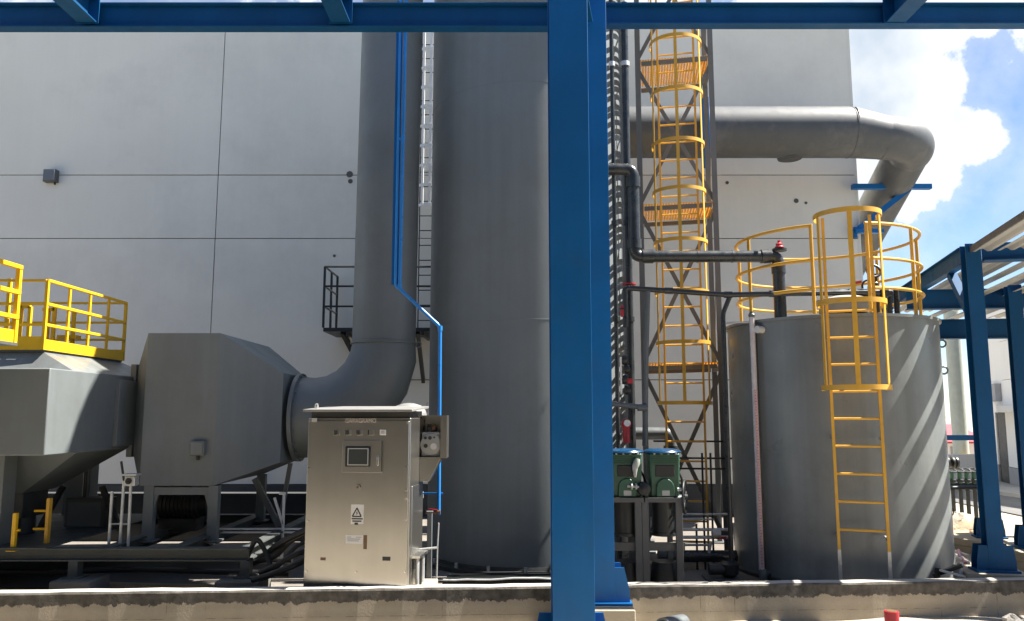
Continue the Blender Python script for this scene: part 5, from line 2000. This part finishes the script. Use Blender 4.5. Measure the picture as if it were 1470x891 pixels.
    MB().cyl((X(1349, yy), yy, zz), (X(1368, yy), yy, zz), .06, n=14).build('body', 'black_iron', gv)
    for u in (1354, 1362, 1367):
        MB().lathe([(.05, -.02), (.12, -.02), (.12, .02), (.05, .02)], (X(u, yy), yy, zz), 18, 'X').build('flange', 'black_iron', gv)
    MB().cyl((X(1352, yy), yy, gz(0, yy)), (X(1352, yy), yy, zz), .05, n=10).build('riser', 'black_iron', gv)
    # valve post by the tank
    yy = 11.4
    vp = empty('valve_post', (X(1356, yy), yy, .0), 'black pipe post with a small handwheel right of the tank', 'valve')
    x = X(1356, yy, 740)
    MB().cyl((x, yy, -.02), (x, yy, Z(700, yy)), .035, n=12).build('post', 'deep_blue', vp)
    MB().cyl((x - .1, yy, Z(700, yy)), (x + .55, yy, Z(700, yy)), .025, n=10).build('arm', 'black_iron', vp)
    MB().tube(arc((x + .07, yy - .06, Z(733, yy)), .055, 0, 2 * math.pi * 17 / 18, 17, (.8, .6, 0), (0, 0, 1)), .008, 6, closed=True).build('handwheel', 'black_iron', vp)

    # sand heaps
    def heap(x, y, rx, ry, h, m_, lab, seed):
        rnd = random.Random(seed)
        b = MB()
        rings = []
        for j in range(7):
            t = j / 6
            ring = []
            for i in range(28):
                a = 2 * math.pi * i / 28
                k = (1 - t) ** .8 * (1 + rnd.uniform(-.12, .12))
                ring.append(V((x + rx * k * math.cos(a), y + ry * k * math.sin(a), gz(x, y) - .05 + h * (1 - (1 - t) ** 1.8) + rnd.uniform(-.03, .03) * (t > 0))))
            rings.append(ring)
        b.loft(rings)
        tag(b.build('sand_heap', m_), lab, 'heap', 'heaps by the road')
    q = at(1375, 740, 17.0)
    heap(X(1362, 16.2), 16.2, .6, .6, .34, 'dirt', 'pale spoil heap beside the tank', 2)
    heap(X(1398, 15.4), 15.4, .55, .7, .26, 'sand', 'brown sand heap behind the nearest canopy post', 3)
    heap(X(1380, 14.4), 14.4, .7, .5, .14, 'sand', 'low brown sand heap nearest the footings', 4)
    # conduits on the ground behind the kerb
    for i, (u0, v0, u1, v1, r) in enumerate(((1356, 786, 1390, 798, .025), (1356, 793, 1390, 808, .025), (1352, 770, 1380, 772, .04))):
        a, c = at(u0, v0, 2.02 * F / (v0 - 595)), at(u1, v1, 2.02 * F / (v1 - 595))
        a.z = max(a.z, .05 + r); c.z = max(c.z, .05 + r)
        tag(MB().cyl(a, c, r, n=10).build('conduit', ['label_white', 'label_white', 'black_iron'][i]), ['upper white conduit on the ground right of the tank', 'lower white conduit on the ground right of the tank', 'dark conduit on the ground behind the white conduits'][i], 'conduit', 'conduits right of the tank')
    a = at(1377, 797, 11.4); c = at(1386, 808, 10.9); a2 = at(1376, 790, 11.7)
    tag(MB().tube([a2, a, c], .022, 10).build('hose_end', 'pink_hose'), 'pink hose end lying beside the nearest canopy post', 'hose')
    # tool heap beside the tank foot
    tr = empty('pipe_clamp', (X(1352, 9.1), 9.1, .12), 'black bolted pipe clamp lying on the floor right of the tank foot', 'clamp')
    x0 = X(1338, 9.1, 815)
    MB().bar((x0, 9.1, .33), (x0 + .30, 9.05, .45), .06, .04).build('jaw', 'black_iron', tr, bevel=.006)
    MB().bar((x0 - .02, 9.1, .18), (x0 + .30, 9.05, .26), .07, .07).build('jaw', 'black_iron', tr, bevel=.006)
    MB().cyl((x0 + .02, 9.08, .12), (x0 + .05, 9.08, .42), .03, n=10).build('pivot', 'black_iron', tr)
    MB().cyl((x0 + .26, 9.06, .2), (x0 + .3, 9.06, .48), .025, n=10).build('bolt', 'galvanised', tr)
    MB().bar((x0 + .05, 9.04, .40), (x0 + .30, 9.0, .34), .05, .02).build('strap', 'label_white', tr)
    MB().span(x0 - .04, x0 + .36, 9.0, 9.2, .118, .16).build('pad', 'dark_steel', tr)


far_background()


# ------------------------------------------------------------------ foreground bits at the foot of the kerb
def foreground():
    p = at(951, 889, 7.75)
    a, c = V((p.x, 7.75, .125)), V((p.x + .24, 8.0, .10))
    root = empty('pipe_stub', (p.x, 7.8, 0), 'grey pipe end lying at the foot of the kerb near the pedestal', 'pipe')
    MB().tube([a, c], .085, 24).build('pipe', 'grey_pvc', root)
    d = (a - c).normalized()
    MB().tube([a + d * .002, a + d * .004], .066, 24).build('bore', 'label_ink', root)
    q = at(1280, 884, 7.95)
    root = empty('red_pipe_cap', (q.x, 7.95, 0), 'short upright red pipe sticking out of the ground before the kerb', 'pipe')
    MB().cyl((q.x, 7.95, -.05), (q.x, 7.95, Z(877, 7.95)), .066, n=24).build('pipe', 'red_plastic', root)
    MB().cyl((q.x, 7.95, Z(877, 7.95)), (q.x, 7.95, Z(877, 7.95) + .004), .05, n=20).build('bore', 'label_brown', root)
    rnd = random.Random(9)
    for i in range(26):
        u = rnd.uniform(990, 1465); yy = rnd.uniform(7.75, 8.25)
        x = X(u, yy, 885)
        if yy > kerb_y(x) - .12:
            yy = kerb_y(x) - .14
        s = rnd.choice([.02, .025, .03, .045])
        if i == 0: x, s, yy = X(1455, 8.2, 870), .10, 8.25
        b = MB()
        prof = [(s * rnd.uniform(.5, .8), -.01), (s, s * .3), (s * rnd.uniform(.6, .9), s * .8), (s * .2, s * 1.05)]
        b.lathe(prof, (x, yy, .0 + .02), 7)
        for v in b.bm.verts:
            v.co += V((rnd.uniform(-1, 1), rnd.uniform(-1, 1), rnd.uniform(-.5, .5))) * s * .25
        o = b.build('rubble_stone', 'stone')
        tag(o, 'largest pale stone at the foot of the kerb at the right edge' if i == 0 else 'small pale stone on the ground along the foot of the kerb', 'stone', 'stones along the kerb')


foreground()
